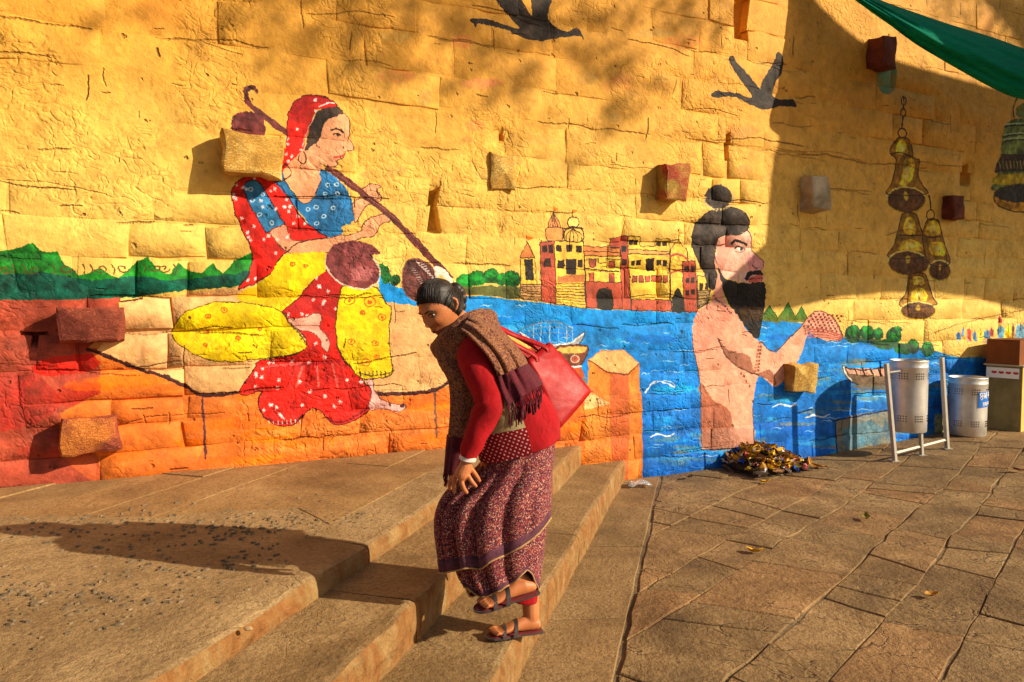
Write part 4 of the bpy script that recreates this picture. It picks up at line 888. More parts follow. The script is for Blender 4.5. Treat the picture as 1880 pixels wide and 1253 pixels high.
# steps: long stone blocks with worn arrises
steps = empty('steps', (0, 4, 0), 'two worn limewashed stone steps up to the platform', None, None, 'structure')
def step_block(name, E, D, y0, y1, zb, zt, depth, parent, mats, seed):
    """riser line E,D between y0 and y1; tread runs back (to the left) by depth"""
    d = D.normalized(); nl = Vector((-d.y, d.x)); ny = max(4, int((y1 - y0) / .10)); prof = [(0.0, zb), (.004, zb + (zt - zb) * .35), (.0, zb + (zt - zb) * .7), (.004, zt - .022), (.014, zt - .006), (.035, zt), (.12, zt), (depth * .55, zt), (depth, zt)]
    vs_ = []; c = Vector((edge_at(E, D, (y0 + y1) / 2), (y0 + y1) / 2))
    for i in range(ny + 1):
        y = y0 + (y1 - y0) * i / ny; b = Vector((edge_at(E, D, y), y))
        for k, (s, z) in enumerate(prof):
            w = (nz((y * 1.0, seed, z * 2), 2.2) * .016 + nz((y, seed, z * 5), 9) * .008) if k < 6 else 0
            p = b + nl * (s + w); zz = z + (nz((p.x, p.y, seed), 5) * (.009 if 2 < k < 6 else .003) if k > 0 else 0)
            vs_.append((p.x - c.x, p.y - c.y, zz))
    m = len(prof); fs = []
    for i in range(ny):
        for k in range(m - 1): fs.append((i * m + k, i * m + k + 1, (i + 1) * m + k + 1, (i + 1) * m + k))
    fs.append(tuple(range(m))[::-1]); fs.append(tuple(ny * m + k for k in range(m)))
    o = obj(name, vs_, fs, mats); o.location = (c.x, c.y, 0)
    for p in o.data.polygons: p.material_index = 0 if abs(p.normal.z) < .75 else 1
    bm = bmesh.new(); bm.from_mesh(o.data); bmesh.ops.recalc_face_normals(bm, faces=bm.faces); bm.to_mesh(o.data); bm.free()
    o.parent = parent; o.matrix_parent_inverse = Matrix.Translation(-Vector(parent.location)); return o
M['tread'] = stone_ground('worn tread', [lin((116, 90, 56)), lin((144, 114, 72)), lin((166, 136, 92))], bd=.011, rnd=.25)
def end_y(E, D): return (5.919 + .4835 * (E.x - D.x * E.y)) / (1 - .4835 * D.x)
for E, D, cuts, zb, zt, dep, sd_ in ((E1, D1, [-1.2, .7, 2.35, 4.3, end_y(E1, D1) + .0], -.05, Z1, .50, 3.0), (E2, D2, [-1.2, .9, 2.92, 4.9, end_y(E2, D2)], .05, Z2, .52, 11.0), (E3, D3, [-1.2, 1.3, 3.36, 4.7, end_y(E3, D3)], .25, Z3, .34, 19.0)):
    for i in range(len(cuts) - 1): step_block('step_stone' if zt < Z3 else 'kerb_stone', E, D, cuts[i] + .003, cuts[i + 1] - .003, zb, zt, dep, steps, [M['riser'], M['tread'] if zt < Z3 else M['screed']], sd_ + i)
# solid under the treads and the platform
plat = empty('platform', (-2.5, 3.5, 0), 'raised platform of cement screed and stone slabs along the wall', None, None, 'structure')
yb = -1.2
q = [Vector((edge_at(E3, D3, yb) - .2, yb)), Vector((edge_at(E3, D3, end_y(E3, D3)) - .2, end_y(E3, D3))), Vector((-7, wall_y(-7))), Vector((-7, yb))]
mb = MB(); mb.add([(p.x, p.y, -.02) for p in q] + [(p.x, p.y, Z3 - .012) for p in q], [(4, 5, 6, 7), (0, 1, 5, 4), (1, 2, 6, 5), (2, 3, 7, 6), (3, 0, 4, 7)]); mb.build('platform_core', M['soil'], plat)
e3d = D3.normalized(); e3n = Vector((-e3d.y, e3d.x))                       # e3n points left, away from the kerb
def P3(s, t): return Vector((E3.x, E3.y)) + e3d * s + e3n * t             # s along the kerb (0 at its measured point), t leftwards
# far slabs in strips parallel to the kerb
def in_plat(poly):
    p = clip_poly(poly, -wn2, -(wn2.dot(wo2) + .012)); return p if len(p) > 2 else []
scr = [P3(-5.6, .335), P3(-.62, .335), P3(-.35, .75), P3(-.80, 1.25), P3(-1.15, 2.6), P3(-1.5, 8), P3(-5.6, 8)]
random.seed(5)
strips = [(.335, .66), (.66, .98), (.98, 1.30), (1.30, 1.66), (1.66, 2.02), (2.02, 2.42), (2.42, 2.85), (2.85, 3.3), (3.3, 3.8), (3.8, 4.4), (4.4, 5.2)]
def front_s(t):
    pts = [(.335, -.62), (.75, -.35), (1.25, -.80), (2.6, -1.15), (8, -1.5)]
    for (a, b), (c, d) in zip(pts, pts[1:]):
        if a <= t <= c: return b + (d - b) * (t - a) / (c - a)
    return -1.5
for (t0, t1) in strips:
    s = front_s(t0); first = True
    while s < 6:
        s1 = s + random.uniform(.7, 1.5); f0, f1 = (front_s(t0), front_s(t1)) if first else (s, s)
        pc = in_plat([P3(f0, t0), P3(s1, t0), P3(s1, t1), P3(f1, t1)])
        pc = shrink(pc, .0018) if len(pc) > 2 else []
        if len(pc) > 2 and min(p.x for p in pc) > -6.5: slab_piece('platform_slab', pc, Z3 - .001, M['slab'], plat, rough=.004, tilt=.0015, chamf=.003)
        s = s1; first = False
slab_piece('cement_screed', [P3(-5.6, .337), P3(-.58, .337), P3(-.31, .75), P3(-.77, 1.25), P3(-1.13, 2.6), P3(-1.5, 6), P3(-5.6, 6)], Z3 + .002, M['screed'], plat, rough=.012, tilt=0, chamf=.004)
# pebbles showing through the worn screed
random.seed(9); mb = MB()
cent = [P3(-.75, .62), P3(-1.05, .95), P3(-.95, 1.5), P3(-1.3, 1.9), P3(-1.75, 1.1), P3(-1.7, .6), P3(-2.3, 1.35), P3(-2.05, 1.0), P3(-2.5, .9), P3(-2.2, 1.7), P3(-2.45, 2.1), P3(-1.25, .5), P3(-.55, .5), P3(-2.7, 1.5), P3(-1.2, 2.6), P3(-1.9, 2.5)]
for c in cent:
    for _ in range(random.randint(45, 95)):
        p = c + Vector((random.gauss(0, .20), random.gauss(0, .14)))
        if (p - Vector((E3.x, E3.y))).dot(e3n) < .1: continue
        if p.y < .6: continue
        a = random.gauss(.6, .5); r = random.uniform(.006, .016) * (1.0 if random.random() < .8 else 1.6); rr = r * random.uniform(.3, .6); h = random.uniform(.0001, .0012)
        ring = [(p.x + math.cos(a) * r * math.cos(k) - math.sin(a) * rr * math.sin(k), p.y + math.sin(a) * r * math.cos(k) + math.cos(a) * rr * math.sin(k)) for k in [i * 1.0472 + random.uniform(-.2, .2) for i in range(6)]]
        zt = Z3 + .0045 + h
        mb.add([(x, y, Z3 - .006) for x, y in ring] + [(p.x + (x - p.x) * .7, p.y + (y - p.y) * .7, zt) for x, y in ring], [(6, 7, 8, 9, 10, 11)] + [(i, (i + 1) % 6, 6 + (i + 1) % 6, 6 + i) for i in range(6)])
mb.build('exposed_pebbles', M['pebble'], plat, kind='stuff')
# ------------------------------------------------------------------ the walking woman
PY = 3.0
def W(x, y, dy=0.0): return at_y(x, y, PY + dy)
def cloth(name, stops, scale, rough=.85, bd=.0015, vor=True, detail=4, extra=None, sheen=.3):
    m, n, l, b = newmat(name, rough, .2); P = coords(n, l)
    if vor:
        wv = N(n, 'ShaderNodeTexNoise', Scale=scale * .6, Detail=3.0); l.new(P, wv.inputs['Vector'])
        ad = N(n, 'ShaderNodeVectorMath', operation='ADD'); l.new(P, ad.inputs[0])
        scn = N(n, 'ShaderNodeVectorMath', operation='SCALE'); l.new(wv.outputs['Color'], scn.inputs[0]); scn.inputs['Scale'].default_value = .9 / scale; l.new(scn.outputs[0], ad.inputs[1])
        vo = N(n, 'ShaderNodeTexVoronoi', Scale=scale); l.new(ad.outputs[0], vo.inputs['Vector'])
        sp = n.new('ShaderNodeSeparateColor'); l.new(vo.outputs['Color'], sp.inputs[0]); r = ramp(n, stops, 'CONSTANT'); l.new(sp.outputs[0], r.inputs[0])
    else: r = ramp(n, stops); l.new(noise(n, l, P, scale, detail, .6, 1.5), r.inputs[0])
    l.new(r.outputs[0], b.inputs['Base Color']); b.inputs['Sheen Weight'].default_value = sheen * .3
    bump(n, l, b, math_(n, l, 'ADD', noise(n, l, P, 240, 2), math_(n, l, 'MULTIPLY', noise(n, l, P, 26, 3), 2.0)), bd); return m
M['skirt'] = cloth('floral print cotton', [(0, lin((58, 24, 36))), (.24, lin((122, 40, 50))), (.42, lin((176, 122, 110))), (.50, lin((76, 34, 50))), (.64, lin((150, 58, 58))), (.80, lin((196, 154, 130))), (.86, lin((48, 30, 50))), (.95, lin((170, 96, 54)))], 290, .8)
M['skirt_border'] = cloth('plum hem band', [(.3, lin((66, 32, 48))), (.7, lin((104, 56, 70)))], 30, .75, vor=False)
M['gold'] = cloth('gold piping', [(.3, lin((150, 110, 60))), (.7, lin((190, 150, 96)))], 90, .6, vor=False)
def knit(name, c):
    m, n, l, b = newmat(name, .85, .15); P = coords(n, l)
    r = ramp(n, [(.3, tuple(x * .72 for x in c)), (.7, c)]); l.new(noise(n, l, P, 18, 5, .6), r.inputs[0]); l.new(r.outputs[0], b.inputs['Base Color'])
    wv = N(n, 'ShaderNodeTexWave', Scale=150.0, Distortion=.8); wv.bands_direction = 'Z'; l.new(P, wv.inputs['Vector'])
    b.inputs['Sheen Weight'].default_value = .12; b.inputs['Sheen Tint'].default_value = (1, .4, .4, 1)
    bump(n, l, b, math_(n, l, 'ADD', wv.outputs['Fac'], math_(n, l, 'MULTIPLY', noise(n, l, P, 22, 4, .6, .6), 9.0)), .0016); return m
M['red_knit'] = knit('red wool knit', (.62, .004, .010)); M['cream_knit'] = knit('cream knit', lin((226, 204, 148)))
M['shawl'] = cloth('paisley shawl', [(.34, lin((48, 20, 28))), (.45, lin((88, 42, 44))), (.53, lin((132, 82, 54))), (.58, lin((170, 122, 66))), (.66, lin((84, 38, 42)))], 120, .9, .002, False, 5)
M['shawl_end'] = cloth('maroon shawl end', [(.3, lin((60, 14, 24))), (.7, lin((96, 24, 36)))], 30, .9, vor=False)
M['skin'] = plain('brown skin', lin((186, 112, 66)), .46, .4, .12, 18, .0012, 160)
M['hair'] = plain('black hair', (.016, .012, .010), .42, .45, .5, 60, 0)
def hair_mat():
    m, n, l, b = newmat('oiled black hair', .5, .35); P = coords(n, l, scale=(1, 1, 1), rot=(.2, -.55, 0)); Q = N(n, 'ShaderNodeMapping'); l.new(P, Q.inputs[0]); Q.inputs['Scale'].default_value = (14, 260, 260)
    f = noise(n, l, Q.outputs[0], 1.0, 3); r = ramp(n, [(.35, (.008, .006, .005)), (.65, (.045, .028, .018))]); l.new(f, r.inputs[0]); l.new(r.outputs[0], b.inputs['Base Color']); bump(n, l, b, f, .0008); return m
M['hair'] = hair_mat()
M['eye_white'] = plain('eye white', (.55, .5, .45), .25, .5, 0, 5, 0); M['iris'] = plain('dark iris', (.012, .008, .006), .15, .6, 0, 5, 0)
M['lip'] = plain('lip', lin((128, 58, 44)), .5, .4, .1, 40, 0)
M['sandal'] = plain('grey sandal leather', lin((70, 62, 60)), .5, .4, .15, 60, .001)
M['insole'] = plain('red sandal insole', lin((110, 40, 40)), .7, .3, .15, 60, .001)
M['bangle'] = plain('white bangle', lin((214, 206, 196)), .35, .5, .05, 40, 0)
def leather(name, c):
    m, n, l, b = newmat(name, .5, .3); P = coords(n, l)
    r = ramp(n, [(.3, tuple(x * .6 for x in c)), (.7, c)]); l.new(noise(n, l, P, 11, 5, .65, .8), r.inputs[0]); l.new(r.outputs[0], b.inputs['Base Color'])
    rr = ramp(n, [(.3, (.42,) * 3), (.7, (.66,) * 3)]); l.new(noise(n, l, P, 16, 4), rr.inputs[0]); l.new(rr.outputs[0], b.inputs['Roughness'])
    bump(n, l, b, math_(n, l, 'ADD', math_(n, l, 'MULTIPLY', noise(n, l, P, 7, 2, .5, .8), 3.0), math_(n, l, 'MULTIPLY', noise(n, l, P, 180, 2), .3)), .0035); return m
M['bag'] = leather('red leather', (.44, .004, .005))

person = empty('person', (W(960, 1165).x, PY, Z1), 'woman in a red cardigan and floral wrap skirt bending forward as she climbs the steps', 'person')
def section(Lp, Rp, dyc, hd, n=28, p=2.3, wr=None, i=0, dyR=None):
    """ring in plan of a garment: L and R are its outline points in the picture, hd its half depth"""
    a, b_ = W(Lp[0], Lp[1], dyc), W(Rp[0], Rp[1], dyc if dyR is None else dyR); c = (a + b_) / 2; ax = (b_ - a) / 2; ay = Vector((0, hd, 0)); out = []
    for k in range(n):
        th = 2 * math.pi * k / n; co, si = math.cos(th), math.sin(th)
        x = math.copysign(abs(co) ** (2 / p), co); y = math.copysign(abs(si) ** (2 / p), si); s = 1 + (wr(i, th) if wr else 0)
        out.append(c + ax * x * s - ay * y * s)          # th = 90 deg faces the camera
    return out
def loft(secs, n=28, sub=3, p=2.3, wr=None):
    keys = [np.array([s[0][0], s[0][1], s[1][0], s[1][1], s[2], s[3]], float) for s in secs]; q = catmull(keys, sub) if sub > 1 else keys; m = len(q)
    return [section((k[0], k[1]), (k[2], k[3]), k[4], k[5], n, p, wr, i / (m - 1)) for i, k in enumerate(q)]
def limb(pts, rs, sub=4): 
    q = catmull([np.array([*p, r]) for p, r in zip(pts, rs)], sub); return [Vector(k[:3]) for k in q], [float(k[3]) for k in q]
def tube_from(mb, pts, rs, n=14, sub=4): a, b = limb([tuple(W(*p)) for p in pts], rs, sub); return mb.tube(a, b, n)

# ---- body: one continuous remeshed figure
hc = W(808, 566, -.01)                                        # head centre
fwd = Vector((-.60, -.64, -.46)).normalized(); upv = Vector((-.40, -.25, .86)); upv = (upv - fwd * upv.dot(fwd)).normalized(); lat = fwd.cross(upv).normalized()   # lat = her right
def gauss(d, c, s): return math.exp(-sum(((a - b) / q) ** 2 for a, b, q in zip(d, c, s)))
def head_pt(th, ph, grow=0.0, face=True):
    """th azimuth (0 = face), ph polar from the crown"""
    x, y, z = math.sin(ph) * math.sin(th), math.sin(ph) * math.cos(th), math.cos(ph)
    rx, ry, rz = .0715, .092, .110
    if z < 0: rx *= 1 - .26 * (-z) ** 1.3; 
    if y < 0: ry *= 1.06
    px, py, pz = x * rx, y * ry, z * rz
    if z < 0 and y < 0: py *= 1 - .35 * (-z)
    if z < -.2 and y > 0: py += .010 * (-z - .2)
    if face and y > 0:
        py -= .012 * max(0, y - .5) * (1 - abs(z))                          # flatten the face plane
        for sx in (-1, 1):
            py -= .013 * gauss((px, pz), (sx * .029, .006), (.017, .011))    # eye sockets
            py += .007 * gauss((px, pz), (sx * .026, .025), (.022, .008))    # brows
            py += .007 * gauss((px, pz), (sx * .040, -.022), (.018, .018))   # cheek bones
            py += .006 * gauss((px, pz), (sx * .029, .004), (.011, .006))    # lids
            py -= .004 * gauss((px, pz), (sx * .030, -.055), (.016, .02))
        py += .019 * gauss((px, pz), (0, -.029), (.0095, .012)) + .011 * gauss((px, pz), (0, -.006), (.0075, .022))   # nose
        for sx in (-1, 1): py += .008 * gauss((px, pz), (sx * .012, -.033), (.006, .007))
        py += .006 * gauss((px, pz), (0, -.058), (.021, .007)) + .006 * gauss((px, pz), (0, -.070), (.017, .007)) - .004 * gauss((px, pz), (0, -.0635), (.02, .0022))
        py += .010 * gauss((px, pz), (0, -.093), (.018, .013))
    n = Vector((px, py, pz)); n = n * (1 + grow / n.length)
    return hc + lat * n.x + fwd * n.y + upv * n.z
bm_ = MB(); NT, NP = 72, 56
bm_.rings([[head_pt(2 * math.pi * k / NT, math.pi * (i + .5) / NP) for k in range(NT)] for i in range(NP)])
def hl(x, y, z): return hc + lat * x + fwd * y + upv * z     # head-local point
for sx in (-1, 1):                                            # ears
    ear = [(.066, -.012, .020), (.078, -.020, .026), (.084, -.026, .014), (.083, -.024, -.004), (.076, -.014, -.018), (.069, -.008, -.024)]
    bm_.tube([hl(-sx * a, b, c) for a, b, c in ear], [.005, .0065, .007, .0065, .006, .005], 8); bm_.ellipsoid(hl(-sx * .071, -.014, .002), (lat * .005, fwd * .011, upv * .019), 10, 8)
nk, nr = limb([tuple(hl(0, -.03, -.05)), tuple(hl(0, -.055, -.10)), tuple(W(872, 622, 0)), tuple(W(900, 660, 0))], [.052, .052, .06, .09]); bm_.tube(nk, nr, 16)
bm_.rings(loft([((858, 600), (902, 592), 0, .10), ((848, 645), (928, 630), 0, .14), ((852, 700), (965, 680), 0, .13), ((875, 760), (1002, 735), 0, .12), ((888, 815), (1012, 790), 0, .14), ((880, 860), (1008, 840), 0, .15), ((885, 890), (1000, 890), 0, .13)], 24, 3))
tube_from(bm_, [(884, 628, -.15), (890, 690, -.20), (899, 738, -.22), (880, 790, -.22), (860, 835, -.22), (857, 850, -.22)], [.055, .046, .040, .036, .025, .023])
tube_from(bm_, [(884, 628, .15), (890, 690, .18), (875, 735, .18), (850, 760, .08), (840, 745, .0)], [.055, .046, .038, .030, .024])
# near hand: palm, four fingers and a thumb pressing on the raised knee
tube_from(bm_, [(857, 846, -.22), (853, 860, -.222), (848, 872, -.224), (845, 878, -.222)], [.022, .026, .029, .024], 12)
for pts, r in (([(838, 870, -.20), (834, 882, -.205), (833, 895, -.21), (835, 907, -.212)], (.0105, .0098, .0088, .0072)), ([(848, 872, -.225), (848, 886, -.238), (852, 898, -.238), (858, 906, -.230)], (.0108, .0100, .0090, .0074)),
               ([(857, 870, -.225), (863, 880, -.238), (869, 888, -.236), (875, 894, -.226)], (.0100, .0094, .0084, .0068)), ([(831, 874, -.19), (826, 884, -.19), (825, 893, -.192), (827, 900, -.195)], (.0098, .009, .008, .0066)), ([(862, 858, -.22), (870, 868, -.212), (877, 878, -.204), (881, 885, -.20)], (.0108, .0098, .0086, .0072))):
    tube_from(bm_, pts, list(r), 10)
# legs and feet
tube_from(bm_, [(945, 880, -.05), (890, 930, -.06), (868, 955, -.06), (895, 1010, -.07), (945, 1055, -.085), (968, 1072, -.085)], [.085, .070, .052, .046, .034, .031])
tube_from(bm_, [(955, 880, .08), (950, 950, .08), (958, 1030, .05), (972, 1090, .02), (975, 1128, .0), (974, 1142, .0)], [.085, .075, .055, .040, .034, .034])
def foot(mb, heel, toe, up, lt, r0=.032):
    """foot from heel to toe point (bottoms), up = instep direction, lt = lateral"""
    heel, toe, up = Vector(heel), Vector(toe), Vector(up); d = (toe - heel); L = d.length; d.normalize(); up = (up - d * up.dot(d)).normalized(); s = d.cross(up); rg = []
    for f, w, h, b in ((.0, .018, .022, .012), (.05, .028, .046, .002), (.18, .031, .062, 0), (.34, .030, .060, .001), (.5, .034, .046, .004), (.66, .041, .032, .003), (.78, .043, .023, .002), (.86, .038, .017, .002)):
        c = heel + d * (L * f); rg.append([c + s * (w * .84 * math.cos(a)) + up * (b + h / 2 + h / 2 * math.sin(a)) for a in [2 * math.pi * k / 16 for k in range(16)]])
    mb.rings(rg)
    for k, (o, l, r) in enumerate(((.030, .15, .0105), (.011, .135, .0085), (-.006, .12, .008), (-.021, .10, .0075), (-.035, .075, .007))):
        c = heel + d * (L * .80) + s * (o * lt * .84) + up * .012; mb.tube([c, c + d * (L * l * .5) + up * .004, c + d * (L * l) - up * .002, c + d * (L * (l + .02)) - up * .004], [r, r, r * .9, r * .5], 8)
    return d, up, s, L
standH, standT = W(992, 1163, 0), W(897, 1166, -.06); standH.z = standT.z = Z1 + .020
liftH, liftT = W(984, 1083, -.085), W(876, 1116, -.16)
f1 = foot(bm_, standH, standT, (0, 0, 1), 1); f2 = foot(bm_, liftH, liftT, (-.25, -.35, 1), 1)
body = bm_.build('body', M['skin'], None, True)
md = body.modifiers.new('r', 'REMESH'); md.mode = 'VOXEL'; md.voxel_size = .0034; md.use_smooth_shade = True
sm = body.modifiers.new('s', 'SMOOTH'); sm.factor = .5; sm.iterations = 2
dg = bpy.context.evaluated_depsgraph_get(); me = bpy.data.meshes.new_from_object(body.evaluated_get(dg)); old = body.data; body.modifiers.clear(); body.data = me
if not me.materials: me.materials.append(M['skin'])
bpy.data.meshes.remove(old); me.name = 'body'; adopt(body, person)
# eyes, brows, lips, laid on the face surface
FS = []
for i in range(40, 150):
    for k in range(-60, 61):
        v = head_pt(k * 1.35 / 60, math.pi * i / 180) - hc; FS.append((v.dot(lat), v.dot(fwd), v.dot(upv)))
FS = np.array(FS)
def fs_(x, z, off=0.0):
    i = ((FS[:, 0] - x) ** 2 + (FS[:, 2] - z) ** 2).argsort()[:4]; return hl(x, float(FS[i, 1].mean()) + off, z)
for sx in (-1, 1):
    c = fs_(sx * .029, .003, -.0035); e = MB().ellipsoid(c, (lat * .0135, fwd * .0062, upv * .0056), 14, 8).build('eye', M['eye_white'], None, True); adopt(e, person)
    ic = c + fwd * .0046 - lat * .0040                     # she looks out of the corner of her eyes at the viewer
    i_ = MB().ellipsoid(ic, (lat * .0060, fwd * .0026, upv * .0054), 10, 6).build('iris', M['iris'], None, True); i_.parent = e
    adopt(MB().tube([fs_(sx * .0135, .004, .001), fs_(sx * .021, .0095, .0015), fs_(sx * .031, .0100, .0015), fs_(sx * .045, .0035, .001)], [.0012, .0026, .0028, .0012], 6).build('eyelid', M['hair'], None, True), person)
    adopt(MB().tube([fs_(sx * .014, -.001, .0005), fs_(sx * .022, -.0035, .0008), fs_(sx * .032, -.0035, .0008), fs_(sx * .043, .001, .0005)], [.0006, .0010, .0010, .0006], 6).build('lower_lashes', M['hair'], None, True), person)
    adopt(MB().tube([fs_(sx * .009, .0175, .0005), fs_(sx * .021, .0225, .0008), fs_(sx * .034, .0240, .0008), fs_(sx * .049, .0175, .0005)], [.0022, .0034, .0030, .0012], 6).build('eyebrow', M['hair'], None, True), person)
# ---- hair cap with centre parting, ear tuck and a plaited bun
def hair_low(y):
    pts = [(-1, -.60), (-.3, -.50), (.0, -.22), (.16, .02), (.34, .24), (.62, .44), (.85, .55), (1, .60)]
    for (a, b), (c, d) in zip(pts, pts[1:]):
        if a <= y <= c: return b + (d - b) * (y - a) / (c - a)
    return .6
rg = []; K = 22; NT2 = 64
for i in range(K + 1):
    ring = []
    for k in range(NT2):
        th = 2 * math.pi * k / NT2; zmin = .6
        for _ in range(1):
            lo, hi_ = .02, math.pi * .80
            # find the polar angle at which the hairline is met
            a = lo
            while a < hi_:
                if math.cos(a) <= hair_low(math.sin(a) * math.cos(th)): break
                a += .01
        f = i / K; ph = .02 + (a - .02) * f; t = .008 * (1 - .95 * f ** 4) + .0025 * math.sin(th * 22 + ph * 3) * f * (1 - f)
        ring.append(head_pt(th, ph, t + (.004 if f < .5 else 0), False))
    rg.append(ring)
random.seed(8); mb = MB(); bun_d = Vector((0, -.96, .10)).normalized()
def dir_pt(d, g):
    d = d.normalized(); return head_pt(math.atan2(d.x, d.y), math.acos(max(-1, min(1, d.z))), g, False)
for k in range(260):                                          # combed strands running from the hairline back to the bun
    th = random.uniform(-math.pi * .62, math.pi * .62); a_ = .02
    while a_ < 2.5 and math.cos(a_) > hair_low(math.sin(a_) * math.cos(th)): a_ += .02
    a_ += random.uniform(-.06, .05); st_ = Vector((math.sin(a_) * math.sin(th), math.sin(a_) * math.cos(th), math.cos(a_))); pts_ = []
    for j in range(9):
        t = j / 8; d = st_.lerp(bun_d + Vector((random.gauss(0, .02), 0, random.gauss(0, .02))), t) + Vector((0, 0, .55 * math.sin(t * math.pi) * (1 if st_.z > .2 else .25)))
        pts_.append(dir_pt(d, .0025 + .011 * min(1, t * 4) + random.uniform(-.0012, .0012)))
    mb.tube(pts_, [.0004] + [.0009] * 7 + [.0007], 4)
o = mb.build('hair_strands', M['hair'], None, True); o['kind'] = 'stuff'; adopt(o, person)
inner = [head_pt(2 * math.pi * k / NT2, 1.2, -.02, False) for k in range(NT2)]
hair = MB().rings(rg, cap=False).build('hair', M['hair'], None, True); hair.data.polygons.foreach_set('use_smooth', [True] * len(hair.data.polygons)); adopt(hair, person)
mb = MB()
for c, r in (((-.005, -.108, .030), (.034, .026, .030)), ((0, -.118, .004), (.036, .026, .026)), ((0, -.112, -.022), (.032, .024, .024)), ((.0, -.100, -.046), (.026, .022, .022)), ((-.02, -.112, .016), (.022, .024, .02)), ((-.018, -.112, -.012), (.020, .022, .02))): mb.ellipsoid(hl(*c), (lat * r[0], fwd * r[1], upv * r[2]), 14, 10)
adopt(mb.build('plaited_bun', M['hair'], None, True), person)
for z_ in (.018, -.010): adopt(MB().tube([hl(.034 * math.cos(a), -.115 - .028 * math.sin(a), z_) for a in np.linspace(-.3, math.pi + .3, 14)], .0035, 6).build('hair_tie', plain('orange hair tie', lin((190, 80, 40)), .6, .3, .1, 60, 0), None, True), person)
for s0, e0 in (((-.030, .086, .058), (-.046, .080, -.01)), ((.02, .094, .055), (.055, .07, -.02))):   # loose wisps
    adopt(MB().tube([hl(*s0), hl((s0[0] + e0[0]) / 2 * 1.2, s0[1] + .004, (s0[2] + e0[2]) / 2), hl(*e0)], .0006, 4).build('hair_wisp', M['hair'], None, True), person)
adopt(MB().tube([fs_(-.020, -.0635, -.001), fs_(-.009, -.0610, 0), fs_(0, -.0622, 0), fs_(.009, -.0610, 0), fs_(.020, -.0635, -.001)], [.0008, .0034, .0036, .0034, .0008], 8).build('upper_lip', M['lip'], None, True), person)
adopt(MB().tube([fs_(-.017, -.0655, -.001), fs_(-.007, -.0690, 0), fs_(.007, -.0690, 0), fs_(.017, -.0655, -.001)], [.0008, .0038, .0038, .0008], 8).build('lower_lip', M['lip'], None, True), person)

# ---- cardigan
def wrt(i, th): return .018 * math.sin(5 * th + 9 * i) + .022 * math.sin(3 * th - 14 * i) * i + .012 * math.sin(11 * th + 4 * i)
tor_secs = [((856, 588), (905, 580), 0, .11), ((843, 640), (918, 626), 0, .155), ((845, 690), (948, 668), 0, .155), ((858, 740), (990, 708), 0, .15), ((872, 792), (1021, 760), 0, .165), ((886, 842), (1031, 799), 0, .185)]
TR = loft(tor_secs, 36, 5, 2.3, wrt)
def garment(name, rings, mat, th=.006):
    o = MB().rings(rings, cap=False).build(name, mat, None, True); m_ = o.modifiers.new('t', 'SOLIDIFY'); m_.thickness = th; m_.offset = -1
    adopt(o, person); return o
card = garment('cardigan', TR, M['red_knit'])
def patch(name, i0, i1, k0, k1, mat, off=.011, skew=None):
    m = len(TR); c0 = [sum((v for v in r), Vector()) / len(r) for r in TR]; rings = []
    for i in range(i0, i1 + 1): rings.append([TR[i][k % 36] + (TR[i][k % 36] - c0[i]).normalized() * off for k in range(k0, k1 + 1)])
    o = MB().rings(rings, cap=False, closed=False).build(name, mat, None, True); adopt(o, person); return o
def band_mat():
    m, n, l, b = newmat('patterned knit band', .85, .15); P = coords(n, l, rot=(0, -.35, 0))
    s = n.new('ShaderNodeSeparateXYZ'); l.new(P, s.inputs[0])
    def tri(v, f): return math_(n, l, 'ABSOLUTE', math_(n, l, 'SUBTRACT', math_(n, l, 'FRACT', math_(n, l, 'MULTIPLY', v, f)), .5))
    d = math_(n, l, 'MULTIPLY', math_(n, l, 'GREATER_THAN', tri(s.outputs[0], 62), .30), math_(n, l, 'GREATER_THAN', tri(s.outputs[2], 70), .32))
    l.new(mixc(n, l, d, lin((128, 14, 24)), lin((214, 170, 160))), b.inputs['Base Color']); bump(n, l, b, noise(n, l, P, 120, 2), .002); return m
M['band'] = band_mat()
m_ = len(TR) - 1
patch('cream_panel', int(m_ * .60), int(m_ * .85), 8, 20, M['cream_knit'])
patch('pattern_band', int(m_ * .83), m_, 8, 20, M['band'], .012)
slv_p = [(884, 624, -.105), (873, 650, -.165), (882, 690, -.205), (896, 728, -.22), (897, 748, -.225), (882, 782, -.225), (869, 812, -.225), (859, 838, -.222)]
a, b_ = limb([tuple(W(*p)) for p in slv_p], [.058, .070, .062, .056, .056, .049, .043, .033], 5)
def slv(mbx, a, b_, n=22):
    rings = []; m = len(a); ref = Vector((0, 1, 0))
    for i in range(m):
        t = (a[min(i + 1, m - 1)] - a[max(i - 1, 0)]).normalized(); u_ = (ref - t * ref.dot(t)).normalized(); v_ = t.cross(u_); f = i / (m - 1)
        rings.append([a[i] + (u_ * math.cos(th) + v_ * math.sin(th)) * (b_[i] * (1 + .035 * math.sin(2 * th + 26 * f) + .03 * math.sin(3 * th - 40 * f) * (1 if f > .4 else .3))) for th in [2 * math.pi * k / n for k in range(n)]])
    return mbx.rings(rings, cap=False)
o = slv(MB(), a, b_).build('sleeve', M['red_knit'], None, True); adopt(o, person)
a, b_ = limb([tuple(W(*p)) for p in [(884, 622, .13), (888, 690, .19), (874, 738, .18), (850, 760, .09)]], [.068, .058, .050, .036], 5); adopt(slv(MB(), a, b_).build('sleeve', M['red_knit'], None, True), person)
adopt(slv(MB(), *limb([tuple(W(*p)) for p in [(860, 836, -.222), (858, 845, -.222)]], [.0325, .0325], 3)).build('cuff_band', M['bangle'], None, True), person)

